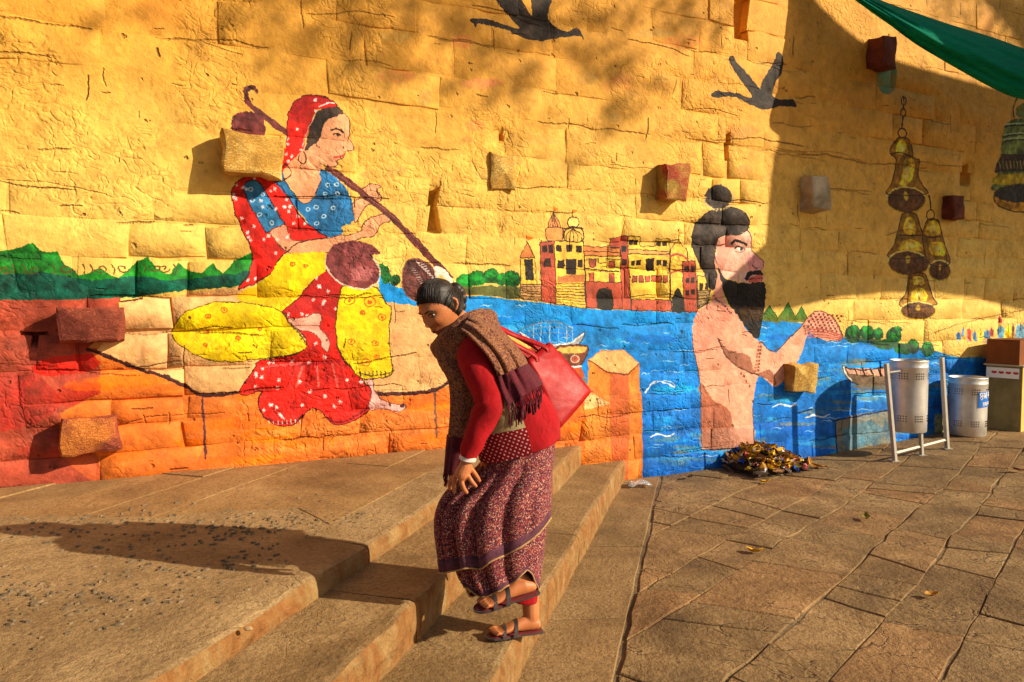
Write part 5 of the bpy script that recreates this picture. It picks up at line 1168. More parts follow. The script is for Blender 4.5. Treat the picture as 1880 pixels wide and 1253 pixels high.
# ---- wrap skirt: inner layer to the ankle, outer layer with a slanting hem
def wrs(i, th):
    s = 0; left = max(0, -math.cos(th))
    fr = max(0, math.sin(th)) * max(0, min(1, .75 - math.cos(th))); fold = abs(math.sin(8 * th + 1.1 * i * i + .9 + .8 * math.sin(2.3 * th))) ** .8 - .55
    s += (left * left * .20 + fr * .26) * fold * min(1, i * 2.6) + .020 * math.sin(4 * th + 9 * i) * i + .012 * math.sin(9 * th - 11 * i)
    return s
NS = 128
sk = [((890, 822), (1020, 795), .0, .175), ((884, 850), (1017, 838), .0, .185), ((852, 880), (1014, 876), -.01, .195), ((822, 905), (1013, 905), -.02, .20), ((808, 940), (1011, 940), -.02, .20), ((808, 980), (1007, 976), -.015, .195), ((813, 1018), (1003, 1010), -.01, .19), ((818, 1052), (1000, 1040), 0, .185)]
OUT = loft(sk, NS, 6, 2.2, wrs); m = len(OUT)
# slanting hem: the outer cloth ends higher towards the back (right) on the near side
zl = {}
hem = [(816, 1052), (840, 1047), (862, 1043), (884, 1044), (900, 1032), (930, 1018), (960, 1002), (990, 978), (1012, 950)]
hem = [tuple(p) for p in catmull(hem, 5)]
def hem_y(x):
    for (a, b), (c, d) in zip(hem, hem[1:]):
        if x <= c: return b + (d - b) * max(0, (x - a)) / (c - a)
    return hem[-1][1]
cut = []
for k in range(NS):
    th = 2 * math.pi * k / NS; col = [OUT[i][k] for i in range(m)]; pr = [project(p) for p in col]; 
    lim = m - 1
    for i in range(m):
        if pr[i][1] > hem_y(pr[i][0]): lim = i; break
    f0 = lim
    if 0 < lim and pr[lim][1] > hem_y(pr[lim][0]):
        y0, y1 = pr[lim - 1][1], pr[lim][1]; f0 = lim - 1 + (hem_y(pr[lim][0]) - y0) / max(1e-6, y1 - y0)
    cut.append(max(4, f0))
rg = []
for j in range(33):
    ring = []
    for k in range(NS):
        f = cut[k] * j / 32; i0 = min(m - 2, int(f)); t = f - i0; ring.append(OUT[i0][k] * (1 - t) + OUT[i0 + 1][k] * t)
    rg.append(ring)
garment('outer_skirt', rg, M['skirt'], .004)
cen = [sum(r, Vector()) / NS for r in rg]
garment('plum_hem', [[v + (v - cen[j]).normalized() * .002 for v in rg[j]] for j in range(29, 33)], M['skirt_border'], .003)
adopt(MB().tube([v + (v - cen[32]).normalized() * .003 for v in rg[32]] + [rg[32][0]], .0035, 6).build('gold_piping', M['gold'], None, True), person)
inn = [((840, 940), (1005, 940), 0, .17), ((836, 990), (1002, 990), 0, .165), ((845, 1040), (998, 1020), 0, .155), ((856, 1066), (995, 1040), -.01, .145), ((864, 1084), (992, 1062), -.02, .13), ((872, 1094), (990, 1078), -.025, .12)]
INN = loft(inn, NS, 5, 2.2, wrs); mi = len(INN); hem2 = [(860, 1076), (872, 1090), (886, 1096), (905, 1088), (930, 1076), (950, 1062), (966, 1044), (976, 1052), (990, 1086), (1010, 1110)]
rg = []; cut = []
for k in range(NS):
    lim = mi - 1; th = 2 * math.pi * k / NS
    pr = [project(INN[i][k]) for i in range(mi)]
    if math.sin(th) > .1:
        for i in range(mi):
            yl = hem2[0][1]
            for (a, b), (c, d) in zip(hem2, hem2[1:]):
                if a <= pr[i][0] <= c: yl = b + (d - b) * (pr[i][0] - a) / (c - a)
            if pr[i][1] > yl: lim = i; break
    cut.append(max(5, lim))
cut = [(cut[k - 1] + 2 * cut[k] + cut[(k + 1) % NS]) / 4 for k in range(NS)]
for j in range(25):
    ring = []
    for k in range(NS):
        f = cut[k] * j / 24; i0 = min(mi - 2, int(f)); t = f - i0; ring.append(INN[i0][k] * (1 - t) + INN[i0 + 1][k] * t)
    rg.append(ring)
garment('inner_skirt', rg, M['skirt'], .004); cen = [sum(r, Vector()) / NS for r in rg]
garment('plum_hem', [[v + (v - cen[j]).normalized() * .002 for v in rg[j]] for j in range(21, 25)], M['skirt_border'], .003)
adopt(MB().tube([v + (v - cen[24]).normalized() * .003 for v in rg[24]] + [rg[24][0]], .003, 6).build('gold_piping', M['gold'], None, True), person)
garment('petticoat', loft([((945, 1050), (988, 1050), .01, .055), ((942, 1085), (988, 1088), .0, .052), ((940, 1100), (986, 1104), -.01, .05)], 24, 3), M['red_knit'], .004)
# ---- sandals
def sandal(name, heel, toe, fr, label=None):
    d, up, s, L = fr; sole = MB(); out = [(-.04, .026), (.0, .033), (.18, .036), (.4, .034), (.62, .044), (.8, .049), (.93, .044), (1.02, .028), (1.06, .010)]
    base = [heel + d * (L * f) + s * w * .80 for f, w in out] + [heel + d * (L * f) - s * w * .80 for f, w in out[::-1]]; n = len(base)
    e = empty(name, heel, label, None); e.parent = person; e.location = heel - Vector(person.location)
    def add(nm, mbx, mat): o = mbx.build(nm, mat, None, False); o.parent = e; o.matrix_parent_inverse = Matrix.Translation(-Vector(heel)); return o
    sole.add([p - up * .010 for p in base] + [p - up * .003 for p in base], [tuple(range(n))[::-1], tuple(range(n, 2 * n))] + [(i, (i + 1) % n, n + (i + 1) % n, n + i) for i in range(n)]); add('sole', sole, M['sandal'])
    ins = MB(); q = [heel + d * (L * .5) + (p - heel - d * (L * .5)) * .93 for p in base]; ins.add([p - up * .004 for p in q] + [p + up * .0005 for p in q], [tuple(range(n, 2 * n))] + [(i, (i + 1) % n, n + (i + 1) % n, n + i) for i in range(n)]); add('insole', ins, M['insole'])
    for f0, f1, h0 in ((.50, .57, .053), (.72, .78, .033)):
        st = MB(); rows = []
        for f in (f0, f1): rows.append([heel + d * (L * (f - .05 * math.sin(a))) + s * (.040 * math.cos(a)) + up * (h0 * (1 if f == f0 else .86) * math.sin(a)) for a in np.linspace(-.12, math.pi + .12, 15)])
        st.rings(rows, cap=False, closed=False); o = add('strap', st, M['sandal']); mo = o.modifiers.new('t', 'SOLIDIFY'); mo.thickness = .0025; mo.offset = 1
    bk = None and MB().tube([heel + d * (L * (.28 - .33 * math.sin(a))) + s * (.036 * math.cos(a)) + up * (.040 + .012 * math.sin(a)) for a in np.linspace(0, math.pi, 12)], .0038, 6)
    return e
sandal('sandal', standH, standT, f1); sandal('sandal', liftH, liftT, f2)

# ---- shawl: neck wrap, front fall, back fall with fringe
shawl = empty('shawl', (0, 0, 0)); shawl.parent = person; shawl.matrix_parent_inverse = Matrix.Translation(-Vector(person.location))
def sh(mb, name, mat, thick=.006):
    o = mb.build(name, mat, None, True); o.parent = shawl
    if thick: mo = o.modifiers.new('t', 'SOLIDIFY'); mo.thickness = thick; mo.offset = 0
    return o
ringp = [(905, 588, .02), (888, 588, -.09), (858, 598, -.15), (832, 620, -.15), (812, 642, -.08), (806, 648, .0), (822, 630, .08), (862, 598, .11), (894, 586, .09)]
def wrap(ringp, r0, r1, mbx, seed, n=16):
    q = catmull([np.array(W(*p)) for p in ringp], 8, True); m = len(q); cc = sum((Vector(x) for x in q), Vector()) / m; rings = []
    for i in range(m):
        p = Vector(q[i]); t = (Vector(q[(i + 1) % m]) - Vector(q[i - 1])).normalized(); o_ = (p - cc); o_ = (o_ - t * o_.dot(t)).normalized(); b2 = t.cross(o_); f = 2 * math.pi * i / m
        rings.append([p + o_ * (r0 * math.cos(a) * (1 + .14 * math.sin(3 * a + 2 * f + seed) + .10 * math.sin(5 * a - f))) + b2 * (r1 * math.sin(a) * (1 + .10 * math.sin(4 * a + 3 * f + seed))) for a in [2 * math.pi * k / n for k in range(n)]])
    rings.append(rings[0]); mbx.rings(rings, cap=False); return mbx
mb = wrap(ringp, .022, .046, MB(), 0.0, 20); sh(mb, 'neck_wrap', M['shawl'], 0)
ring2 = [(x + 12 if x < 850 else x + 4, y + (26 if x < 850 else 9), dy * .95) for x, y, dy in ringp]
sh(wrap(ring2, .018, .036, MB(), 2.0, 18), 'neck_wrap', M['shawl'], 0)
def wrf(i, th): return .06 * math.sin(7 * th + 2 * i) + .03 * math.sin(13 * th)
ff = [((800, 640), (858, 632), -.07, .055), ((808, 668), (868, 662), -.09, .06), ((824, 700), (880, 694), -.10, .06), ((827, 745), (882, 742), -.10, .06), ((823, 800), (874, 798), -.10, .055)]
sh(MB().rings(loft(ff, 40, 6, 2.1, wrf), cap=False), 'front_fall', M['shawl'], .004)
fe = [((823, 798), (875, 796), -.10, .056), ((819, 830), (866, 828), -.10, .055), ((815, 868), (850, 866), -.10, .05)]
FE = loft(fe, 40, 5, 2.1, wrf); sh(MB().rings(FE, cap=False), 'front_end', M['shawl_end'], .004)
random.seed(3); mb = MB()
for k in range(0, 40):
    p = FE[-1][k]; q = p + Vector((random.uniform(-.012, .008), 0, -random.uniform(.03, .05))); mb.tube([p + Vector((0, 0, .004)), (p + q) / 2 + Vector((random.uniform(-.006, .006), 0, 0)), q], [.0022, .0018, .0026], 5)
sh(mb, 'fringe', M['shawl_end'], 0)
bf = [((866, 574), .0, (846, 606), -.205), ((886, 580), .01, (862, 618), -.235), ((910, 598), .01, (886, 642), -.25), ((936, 622), .02, (902, 664), -.24), ((960, 652), .01, (911, 684), -.235), ((968, 668), .0, (914, 692), -.23), ((984, 688), -.01, (920, 716), -.225), ((996, 706), -.03, (932, 744), -.22)]
def back_rows(sel, nn=22):
    keys = [np.array([a[0], a[1], d0, b[0], b[1], d1]) for a, d0, b, d1 in sel]; q = catmull(keys, 6); rows = []
    for i, k in enumerate(q):
        row = []
        for j in range(nn):
            t = j / (nn - 1); x, y = k[0] + (k[3] - k[0]) * t, k[1] + (k[4] - k[1]) * t
            bul = math.sin(t * math.pi * .5) ** .42; dy = k[2] + (k[5] - k[2]) * bul - .012 + .010 * math.sin(t * 17 + i * .05) + .005 * math.sin(t * 31 - i * .12)
            row.append(W(x, y, dy))
        rows.append(row)
    return rows
BR_ = back_rows(bf[:6]); sh(MB().rings(BR_, cap=False, closed=False), 'back_fall', M['shawl'], .007)
BE = back_rows(bf[5:]); sh(MB().rings(BE, cap=False, closed=False), 'back_end', M['shawl_end'], .007)
mb = MB(); row = BE[-1]
for j in range(46):
    t = j / 45 * (len(row) - 1); i0 = min(len(row) - 2, int(t)); p = row[i0] * (1 - (t - i0)) + row[i0 + 1] * (t - i0); L = random.uniform(.055, .085)
    q1 = p + Vector((random.uniform(-.004, .012), random.uniform(-.01, .004), -L * .5)); q2 = q1 + Vector((random.uniform(-.008, .008), random.uniform(-.006, .006), -L * .5))
    mb.tube([p + Vector((-.004, 0, .004)), q1, q2, q2 - Vector((0, 0, .012))], [.0020, .0018, .0034, .0022], 5)
sh(mb, 'fringe', M['shawl_end'], 0)

# ---- red tote bag slung behind her
bag = empty('tote_bag', W(1025, 787, .12), 'red leather tote bag slung over the woman\'s shoulder', 'bag')
c4 = [W(966, 662, .02), W(1006, 630, .16), W(1082, 720, .16), W(1025, 788, .02)]; nb = (c4[1] - c4[0]).cross(c4[3] - c4[0]).normalized()
if nb.y > 0: nb = -nb
G = 12; th_ = .10; mb = MB()
for side in (0, 1):
    vs_ = []
    for j in range(G + 1):
        for i in range(G + 1):
            a, b = i / G, j / G; p = c4[0] * (1 - a) * (1 - b) + c4[1] * a * (1 - b) + c4[2] * a * b + c4[3] * (1 - a) * b
            bul = math.sin(a * math.pi) ** .6 * min(1, b * 1.6 + .15) * (1 if b < .92 else .75)
            w = .010 * bul + nz((p.x, p.z, side), 6) * .010
            vs_.append(p + nb * (w + .014) if side == 0 else p - nb * (w + .014 + .05 * b))
    mb.add(vs_, [(j * (G + 1) + i, j * (G + 1) + i + 1, (j + 1) * (G + 1) + i + 1, (j + 1) * (G + 1) + i) for j in range(G) for i in range(G)])
k = (G + 1) ** 2
for i in range(G): 
    mb.f.append((G * (G + 1) + i, G * (G + 1) + i + 1, k + G * (G + 1) + i + 1, k + G * (G + 1) + i))
    mb.f.append((i * (G + 1), (i + 1) * (G + 1), k + (i + 1) * (G + 1), k + i * (G + 1))); mb.f.append((i * (G + 1) + G, (i + 1) * (G + 1) + G, k + (i + 1) * (G + 1) + G, k + i * (G + 1) + G))
o = mb.build('bag_body', M['bag'], None, True); mo = o.modifiers.new('t', 'SOLIDIFY'); mo.thickness = .004; adopt(o, bag)
for side in (1, -1):
    p0 = c4[0] * .78 + c4[1] * .22 + nb * (.018 * side); p1 = c4[0] * .30 + c4[1] * .70 + nb * (.018 * side); top = W(908, 600, .02 + (.03 if side < 0 else -.02))
    q = [Vector(x) for x in catmull([np.array(p0 - (c4[1] - c4[0]) * 0 + (c4[3] - c4[0]) * .10), np.array(p0), np.array(W(938, 628, .02 - .02 * side)), np.array(top), np.array(W(945, 616, .10)), np.array(p1), np.array(p1 + (c4[3] - c4[0]) * .10)], 6)]
    rows = [[], []]
    for i, p in enumerate(q):
        t = (q[min(i + 1, len(q) - 1)] - q[max(i - 1, 0)]).normalized(); s = t.cross(nb).normalized(); rows[0].append(p + s * .011); rows[1].append(p - s * .011)
    o = MB().rings(rows, cap=False, closed=False).build('strap', M['bag'], None, True); mo = o.modifiers.new('t', 'SOLIDIFY'); mo.thickness = .005; mo.offset = 0; adopt(o, bag)
# ------------------------------------------------------------------ litter bins
def gp(x, y, z=None):
    p = on_z(x, y, 0.0 if z is None else z)
    if z is None:
        for _ in range(6): p = on_z(x, y, gz(p.x, p.y))
    return p
def bin_parts(root, c, r, z0, z1, rot):
    n = 40; V = lambda a, rr, z: Vector((c.x + rr * math.cos(a), c.y + rr * math.sin(a), z))
    prof = [(r * .97, z0), (r, z0 + .008), (r, z0 + (z1 - z0) * .3), (r * 1.0, z0 + (z1 - z0) * .6), (r, z1 - .075), (r * 1.012, z1 - .070), (r * 1.012, z1 - .062), (r, z1 - .057), (r, z1 - .008), (r * 1.015, z1), (r * .985, z1), (r * .98, z1 - .03), (r * .975, z0 + .02)]
    m = MB().rings([[V(2 * math.pi * k / n, rr * (1 + .006 * math.sin(3 * 2 * math.pi * k / n + z * 5)), z) for k in range(n)] for rr, z in prof], cap=False)
    k0 = len(m.v) - n; m.f.append(tuple(range(k0, k0 + n))); m.f.append(tuple(range(n))[::-1]); m.build('drum', M['steel'], root, True)
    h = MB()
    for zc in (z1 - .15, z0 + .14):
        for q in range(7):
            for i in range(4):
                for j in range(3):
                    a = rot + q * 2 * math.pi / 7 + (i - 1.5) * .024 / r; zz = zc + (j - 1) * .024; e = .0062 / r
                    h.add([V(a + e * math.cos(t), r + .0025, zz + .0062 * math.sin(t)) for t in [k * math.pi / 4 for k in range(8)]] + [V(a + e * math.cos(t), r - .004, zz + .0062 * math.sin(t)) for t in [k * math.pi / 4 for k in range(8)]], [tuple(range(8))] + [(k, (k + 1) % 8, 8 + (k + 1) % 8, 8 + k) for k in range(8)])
    h.build('perforation_discs', M['dark'], root, kind='stuff')  # near-black discs paint the shade inside the drum's holes
def post(name, a, b, w, root, mat=None):
    a, b = Vector(a), Vector(b); d = (b - a).normalized(); s = WT - d * WT.dot(d); s.normalize(); q = d.cross(s); m = MB()
    m.add([a + s * x + q * y for x, y in ((-w, -w), (w, -w), (w, w), (-w, w))] + [b + s * x + q * y for x, y in ((-w, -w), (w, -w), (w, w), (-w, w))], [(0, 1, 2, 3), (4, 7, 6, 5), (0, 4, 5, 1), (1, 5, 6, 2), (2, 6, 7, 3), (3, 7, 4, 0)])
    o = m.build(name, mat or M['frame'], root); bv = o.modifiers.new('b', 'BEVEL'); bv.width = .003; bv.segments = 2; return o
M['frame'] = plain('painted steel tube', lin((170, 160, 144)), .45, .4, .12, 14, .001)
pl, pr, pm = gp(1643, 847), gp(1739, 824), gp(1692, 836)
b1 = empty('litter_bin', gp(1662, 838), 'perforated steel litter bin hanging in a tubular stand', 'litter bin', 'steel litter bins by the wall')
def up_at(x, y, p): return at_y(x, y, p.y)
post('stand_post', pl, up_at(1627, 668, pl), .018, b1); post('stand_post', pr, up_at(1729, 657, pr), .018, b1); post('stand_leg', pm, up_at(1690, 788, pm), .016, b1)
post('crossbar', up_at(1645, 832, pl), up_at(1736, 808, pr), .012, b1)
for p in (pl, pr, pm): MB().box(p + Vector((-.04, -.04, -.002)), (.08, 0, 0), (0, .08, 0), (0, 0, .007)).build('foot_plate', M['frame'], b1)
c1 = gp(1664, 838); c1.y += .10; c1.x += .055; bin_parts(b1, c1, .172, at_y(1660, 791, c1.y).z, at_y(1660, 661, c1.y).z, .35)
pz_ = up_at(1633, 684, pl); MB().tube([pz_, Vector((c1.x - .12, c1.y - .1, pz_.z))], .008, 8).build('pivot_pin', M['frame'], b1); pz_ = up_at(1728, 671, pr); MB().tube([pz_ - WT * .03, pz_ + WT * .03], .008, 8).build('pivot_pin', M['frame'], b1)
c2 = at_y(1774, 800, 8.02); c2.z = gz(c2.x, c2.y)
b2 = empty('litter_bin', c2, 'perforated steel litter bin with a blue sticker standing on the ground', 'litter bin', 'steel litter bins by the wall')
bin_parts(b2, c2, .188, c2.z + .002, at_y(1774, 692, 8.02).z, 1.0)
# blue sticker wrapped round the drum, with its two lines of Hindi lettering
M['sticker'] = plain('blue sticker', lin((20, 110, 205)), .45, .4, .06, 20, 0); M['white'] = plain('white print', lin((236, 236, 236)), .5, .3, .03, 20, 0)
zt, zb = at_y(1795, 720, 7.9).z, at_y(1795, 748, 7.9).z; a0, a1 = -1.58, -.62; rr = .1905
def cyl(a, z, r=rr): return Vector((c2.x + r * math.cos(a), c2.y + r * math.sin(a), z))
m = MB().rings([[cyl(a0 + (a1 - a0) * k / 14, zz + .012 * k / 14, rr) for k in range(15)] for zz in (zb, zt)], cap=False, closed=False); st = m.build('sticker', M['sticker'], b2)
sd2 = st.modifiers.new('t', 'SOLIDIFY'); sd2.thickness = .0012
def txt(seq, x0, z0, s, name):
    mb_ = MB()
    for stroke_ in seq:
        q = [(x0 + x * s, z0 + y * s) for x, y in stroke_]
        for (xa, za), (xb, zb_) in zip(q, q[1:]):
            d = Vector((xb - xa, zb_ - za)); L = d.length
            if L < 1e-6: continue
            d /= L; nn = Vector((-d.y, d.x)) * s * .075; k = []
            for (x, z) in ((xa + nn.x, za + nn.y), (xb + nn.x, zb_ + nn.y), (xb - nn.x, zb_ - nn.y), (xa - nn.x, za - nn.y)): k.append(cyl(a0 + x / rr, z + .012 * (x / rr) / (a1 - a0), rr + .003))
            mb_.add(k, [(0, 1, 2, 3)])
    o = mb_.build(name, M['white']); o.parent = st; md_ = o.modifiers.new('t', 'SOLIDIFY'); md_.thickness = .0008; return o
# sa + uu-matra, kha + aa-matra, then ka ... (strokes on a unit em, head-line at y = 1)
sa = [[(0, 1), (.7, 1)], [(.1, 1), (.12, .6), (.4, .55), (.1, .1)], [(.38, .55), (.6, .55)], [(.6, 1), (.6, 0)], [(.6, 0), (.45, -.15), (.3, -.1)]]
kha = [[(.8, 1), (1.75, 1)], [(.95, 1), (1.0, .7), (.85, .5), (1.1, .3), (.9, .1)], [(1.1, .5), (1.3, .65), (1.4, .45), (1.15, .3)], [(1.4, 1), (1.4, 0)], [(1.65, 1), (1.65, 0)]]
ka = [[(2.1, 1), (2.9, 1)], [(2.5, 1), (2.5, 0)], [(2.5, .6), (2.25, .75), (2.15, .5), (2.35, .35), (2.5, .5), (2.75, .65), (2.85, .4), (2.75, .25)]]
cha = [[(2.95, 1), (3.6, 1)], [(3.0, .6), (3.4, .6)], [(3.15, .6), (3.05, .35), (3.2, .2), (3.4, .3)], [(3.4, 1), (3.4, 0)]]
txt(sa + kha + ka, .012, (zb + zt) / 2 + .012, .058, 'lettering')
txt([[(x * 1.0, y) for x, y in s_] for s_ in sa + kha + ka + cha], .05, zb + .016, .036, 'lettering')

# ------------------------------------------------------------------ cabinet and carton at the right
M['cab_side'] = plain('dusty olive tin', lin((124, 110, 70)), .7, .3, .25, 9, .003); M['cab_sunlit'] = plain('sunlit yellow panel', lin((216, 176, 96)), .7, .3, .12, 8, .003); M['carton'] = plain('brown carton', lin((124, 70, 34)), .85, .2, .14, 8, .002)
nc = at_y(1871, 788, 8.08); nc.z = gz(nc.x, nc.y); d1, d2 = Vector((.574, -.819, 0)), Vector((.819, .574, 0)); ztop = at_y(1840, 674, 8.1).z
cab = empty('street_cabinet', nc, 'low olive tin stall cabinet with a strip of red lips against the wall', 'cabinet')
base = nc - d1 * .35
MB().box(base, d1 * .35, d2 * .004 - d2 * .002, Vector((0, 0, ztop - nc.z))).build('side_panel', M['cab_side'], cab)
MB().box(base + d2 * .003 - d1 * .0, d1 * .345, d2 * .6, Vector((0, 0, ztop - nc.z - .004))).build('carcass', M['cab_side'], cab)
MB().box(nc + d1 * .001 + d2 * .012, d2 * .58, d1 * .012, Vector((0, 0, ztop - nc.z - .004))).build('front_panel', M['cab_sunlit'], cab)  # pale yellow panel: the sun on this face is put into its colour
lid = MB().box(base - d1 * .02 - d2 * .02 + Vector((0, 0, ztop - nc.z)), d1 * .40, d2 * .66, Vector((0, 0, .018))).build('lid', plain('worn tin lid', lin((176, 160, 130)), .6, .3, .15, 12, .002), cab)
nside = Vector((-.819, -.574, 0)); M['lips'] = plain('red lips print', lin((190, 40, 36)), .5, .3, .1, 40, 0)
MB().box(base + d1 * .005 + nside * .0025 + Vector((0, 0, ztop - nc.z - .135)), d1 * .33, nside * .0016, Vector((0, 0, .115))).build('label_strip', M['white'], cab)
for k in range(4):
    c = base + d1 * (.085 + .072 * k) + nside * .0055 + Vector((0, 0, ztop - nc.z - .072)); q = [c + d1 * x + Vector((0, 0, z)) for x, z in ((-.032, 0), (-.016, .014), (-.005, .011), (0, .007), (.005, .011), (.016, .014), (.032, 0), (.016, -.014), (0, -.017), (-.016, -.014))]
    MB().add(q + [p - nside * .0012 for p in q], [tuple(range(10))] + [(i, (i + 1) % 10, 10 + (i + 1) % 10, 10 + i) for i in range(10)]).build('red_lips', M['lips'], cab)
zc = ztop + .019; zct = at_y(1840, 626, 8.1).z; bb = base + d1 * .0 + Vector((0, 0, zc - base.z))
box_ = empty('carton', bb, 'brown carton box standing on the cabinet lid', 'carton')
MB().box(bb, d1 * .33, d2 * .55, Vector((0, 0, zct - zc))).build('box_body', M['carton'], box_)
for q, dd in ((bb + Vector((0, 0, zct - zc + .001)), d1 * .162), (bb + d1 * .168 + Vector((0, 0, zct - zc + .001)), d1 * .162)): MB().box(q - d2 * .006, dd, d2 * .562, Vector((0, 0, .006))).build('flap', M['carton'], box_)

# ------------------------------------------------------------------ litter heap against the wall, fallen leaves
random.seed(31)
def leaf_mesh(L, Wd, curl, seed):
    r = random.Random(seed); vs_ = []; fs = []; nl = 5
    for i in range(nl + 1):
        f = i / nl; w = Wd * math.sin(math.pi * min(.97, f * .9 + .06)) ** .8; x = (f - .5) * L; z = curl * (f - .5) ** 2 * 4 * L * .3 + r.uniform(-.004, .004)
        vs_ += [(x, -w, z + w * .5 + r.uniform(-.004, .006)), (x, 0, z), (x, w, z + w * .45 + r.uniform(-.004, .006))]
    for i in range(nl):
        for k in range(2): fs.append((i * 3 + k, i * 3 + k + 1, (i + 1) * 3 + k + 1, (i + 1) * 3 + k))
    return vs_, fs
def wrap_mesh(L, Wd, seed):
    r = random.Random(seed); n = 5; vs_ = [((i / n - .5) * L + r.uniform(-.006, .006), (j / n - .5) * Wd + r.uniform(-.006, .006), r.uniform(-.016, .018)) for j in range(n + 1) for i in range(n + 1)]
    return vs_, [(j * (n + 1) + i, j * (n + 1) + i + 1, (j + 1) * (n + 1) + i + 1, (j + 1) * (n + 1) + i) for j in range(n) for i in range(n)]
LM = {k: plain(k, lin(c), .7, .3, .22, 40, .001) for k, c in {'yellow leaf': (206, 158, 30), 'ochre leaf': (170, 120, 36), 'brown leaf': (122, 82, 42), 'dark leaf': (70, 52, 34), 'olive leaf': (120, 110, 40)}.items()}
WM = {k: plain(k, lin(c), .4, .5, .12, 60, 0) for k, c in {'red wrapper': (206, 50, 40), 'pink wrapper': (226, 130, 120), 'blue wrapper': (40, 90, 200), 'white wrapper': (220, 214, 214), 'yellow wrapper': (230, 196, 40), 'tan cardboard': (176, 128, 80), 'black wrapper': (24, 20, 22)}.items()}
hp = gp(1412, 864); hp = hp + Vector((0, 0, 0)); HT = Vector((WT.x, WT.y, 0)); HN = Vector((WN.x, WN.y, 0))
def heap_h(a, b): return max(0, .20 * (1 - (a / .40) ** 2) ** 1 if abs(a) < .40 else 0) * max(0, 1 - (max(0, b) / .24) ** 2)
wall_d = (hp - WO).dot(HN)
mb = MB(); G = 16; vs_ = []
for j in range(G + 1):
    for i in range(G + 1):
        a = -.34 + .68 * i / G; b = -wall_d + .03 + (.17 + wall_d) * j / G; p = hp + HT * a + HN * b; h = heap_h(a, b) * .8 + nz((a, b, 3), 12) * .015
        vs_.append((p.x, p.y, gz(p.x, p.y) + max(-.01, h)))
mb.add(vs_, [(j * (G + 1) + i, j * (G + 1) + i + 1, (j + 1) * (G + 1) + i + 1, (j + 1) * (G + 1) + i) for j in range(G) for i in range(G)])
mb.build('swept_debris', plain('dark rotting debris', lin((58, 44, 30)), .9, .2, .4, 40, .008), None, False, label='dark mat of rotting debris swept against the blue wall foot', cat='debris', kind='stuff')
def place(name, mesh, mat, p, rot, label, cat, group):
    o = obj(name, *mesh, mat, None, False, label, cat, group); o.location = p; o.rotation_euler = rot
    md_ = o.modifiers.new('t', 'SOLIDIFY'); md_.thickness = .0012; return o
for k in range(200):
    a = random.gauss(0, .175); b = random.uniform(-wall_d + .04, .22)
    if abs(a) > .46: continue
    p = hp + HT * a + HN * b; p.z = gz(p.x, p.y) + heap_h(a, b) * .8 + .016 + random.uniform(0, .012); rot = (random.uniform(-.8, .8), random.uniform(-.8, .8), random.uniform(0, 6.28))
    if random.random() < .62:
        nm = random.choices(list(LM), (3, 4, 4, 3, 2))[0]; place('dry_leaf', leaf_mesh(random.uniform(.09, .17), random.uniform(.022, .042), random.uniform(-.5, 1.2), k), LM[nm], p, rot, f'dry {nm} in the litter heap at the blue wall foot', 'leaf', 'dry leaves in the litter heap: ' + nm)
    else:
        nm = random.choice(list(WM)); place('crumpled_wrapper' if 'card' not in nm else 'cardboard_scrap', wrap_mesh(random.uniform(.05, .12), random.uniform(.03, .06), k), WM[nm], p, rot, f'crumpled {nm} in the litter heap at the blue wall foot', 'wrapper' if 'card' not in nm else 'cardboard', 'wrappers in the litter heap: ' + nm)
for x, y, mt, lb in ((1405, 888, 'yellow leaf', 'curled yellow leaf on the flags just in front of the litter heap'), (1386, 1017, 'yellow leaf', 'flat yellow-green leaf on the flags midway between heap and kerb'), (1590, 955, 'olive leaf', 'olive leaf with a stalk lying on the open flags'), (1712, 1099, 'ochre leaf', 'small ochre leaf beside a cracked flagstone'), (1870, 867, 'brown leaf', 'small brown leaf on the flags below the cabinet'), (1265, 880, 'dark leaf', 'dark leaf on the ground close to the blue wall foot')):
    p = gp(x, y); p.z += .012; place('fallen_leaf', leaf_mesh(.11 if y < 1090 else .07, .03, .6, int(x)), LM[mt], p, (random.uniform(-.2, .2), random.uniform(-.2, .2), random.uniform(0, 6.28)), lb, 'leaf', None)
for k in range(70):                                                       # grit and crumbs on the flags
    pass
# clear plastic bag at the end of the first step
m, n, l, b = newmat('clear polythene', .15, .5); b.inputs['Base Color'].default_value = (.85, .84, .82, 1); b.inputs['Transmission Weight'].default_value = .75; b.inputs['Roughness'].default_value = .25
p = gp(1172, 894); vs_, fs = wrap_mesh(.20, .13, 77); vs_ = [(x, y, abs(z) * 1.6 + .006 + .03 * math.cos(x * 14) * math.cos(y * 18)) for x, y, z in vs_]
o = obj('plastic_bag', vs_, fs, m, None, True, 'crumpled clear plastic bag beside the end of the lowest step', 'plastic bag'); o.location = p; md_ = o.modifiers.new('t', 'SOLIDIFY'); md_.thickness = .001
# loose stone chips on the treads
random.seed(12); cm = stone_ground('stone chip', [lin((120, 96, 64)), lin((156, 128, 88)), lin((180, 152, 110))], bd=.004, rnd=.2)
for (x, y, z, r) in ((455, 1157, Z3, .016),):
    p = on_z(x, y, z); mb = MB().ellipsoid((0, 0, r * .3), (Vector((r, 0, 0)), Vector((0, r * .7, 0)), Vector((0, 0, r * .45))), 8, 6); mb.v = [tuple(Vector(v) * (1 + .25 * nz(v, 40, x))) for v in mb.v]
    o = mb.build('stone_chip', cm, label={690: 'loose flat stone chip on the middle tread, the larger of two', 735: 'loose flat stone chip on the middle tread, the smaller of two', 455: 'dark stone chip on the kerb of the platform'}[x], cat='stone'); o.location = p

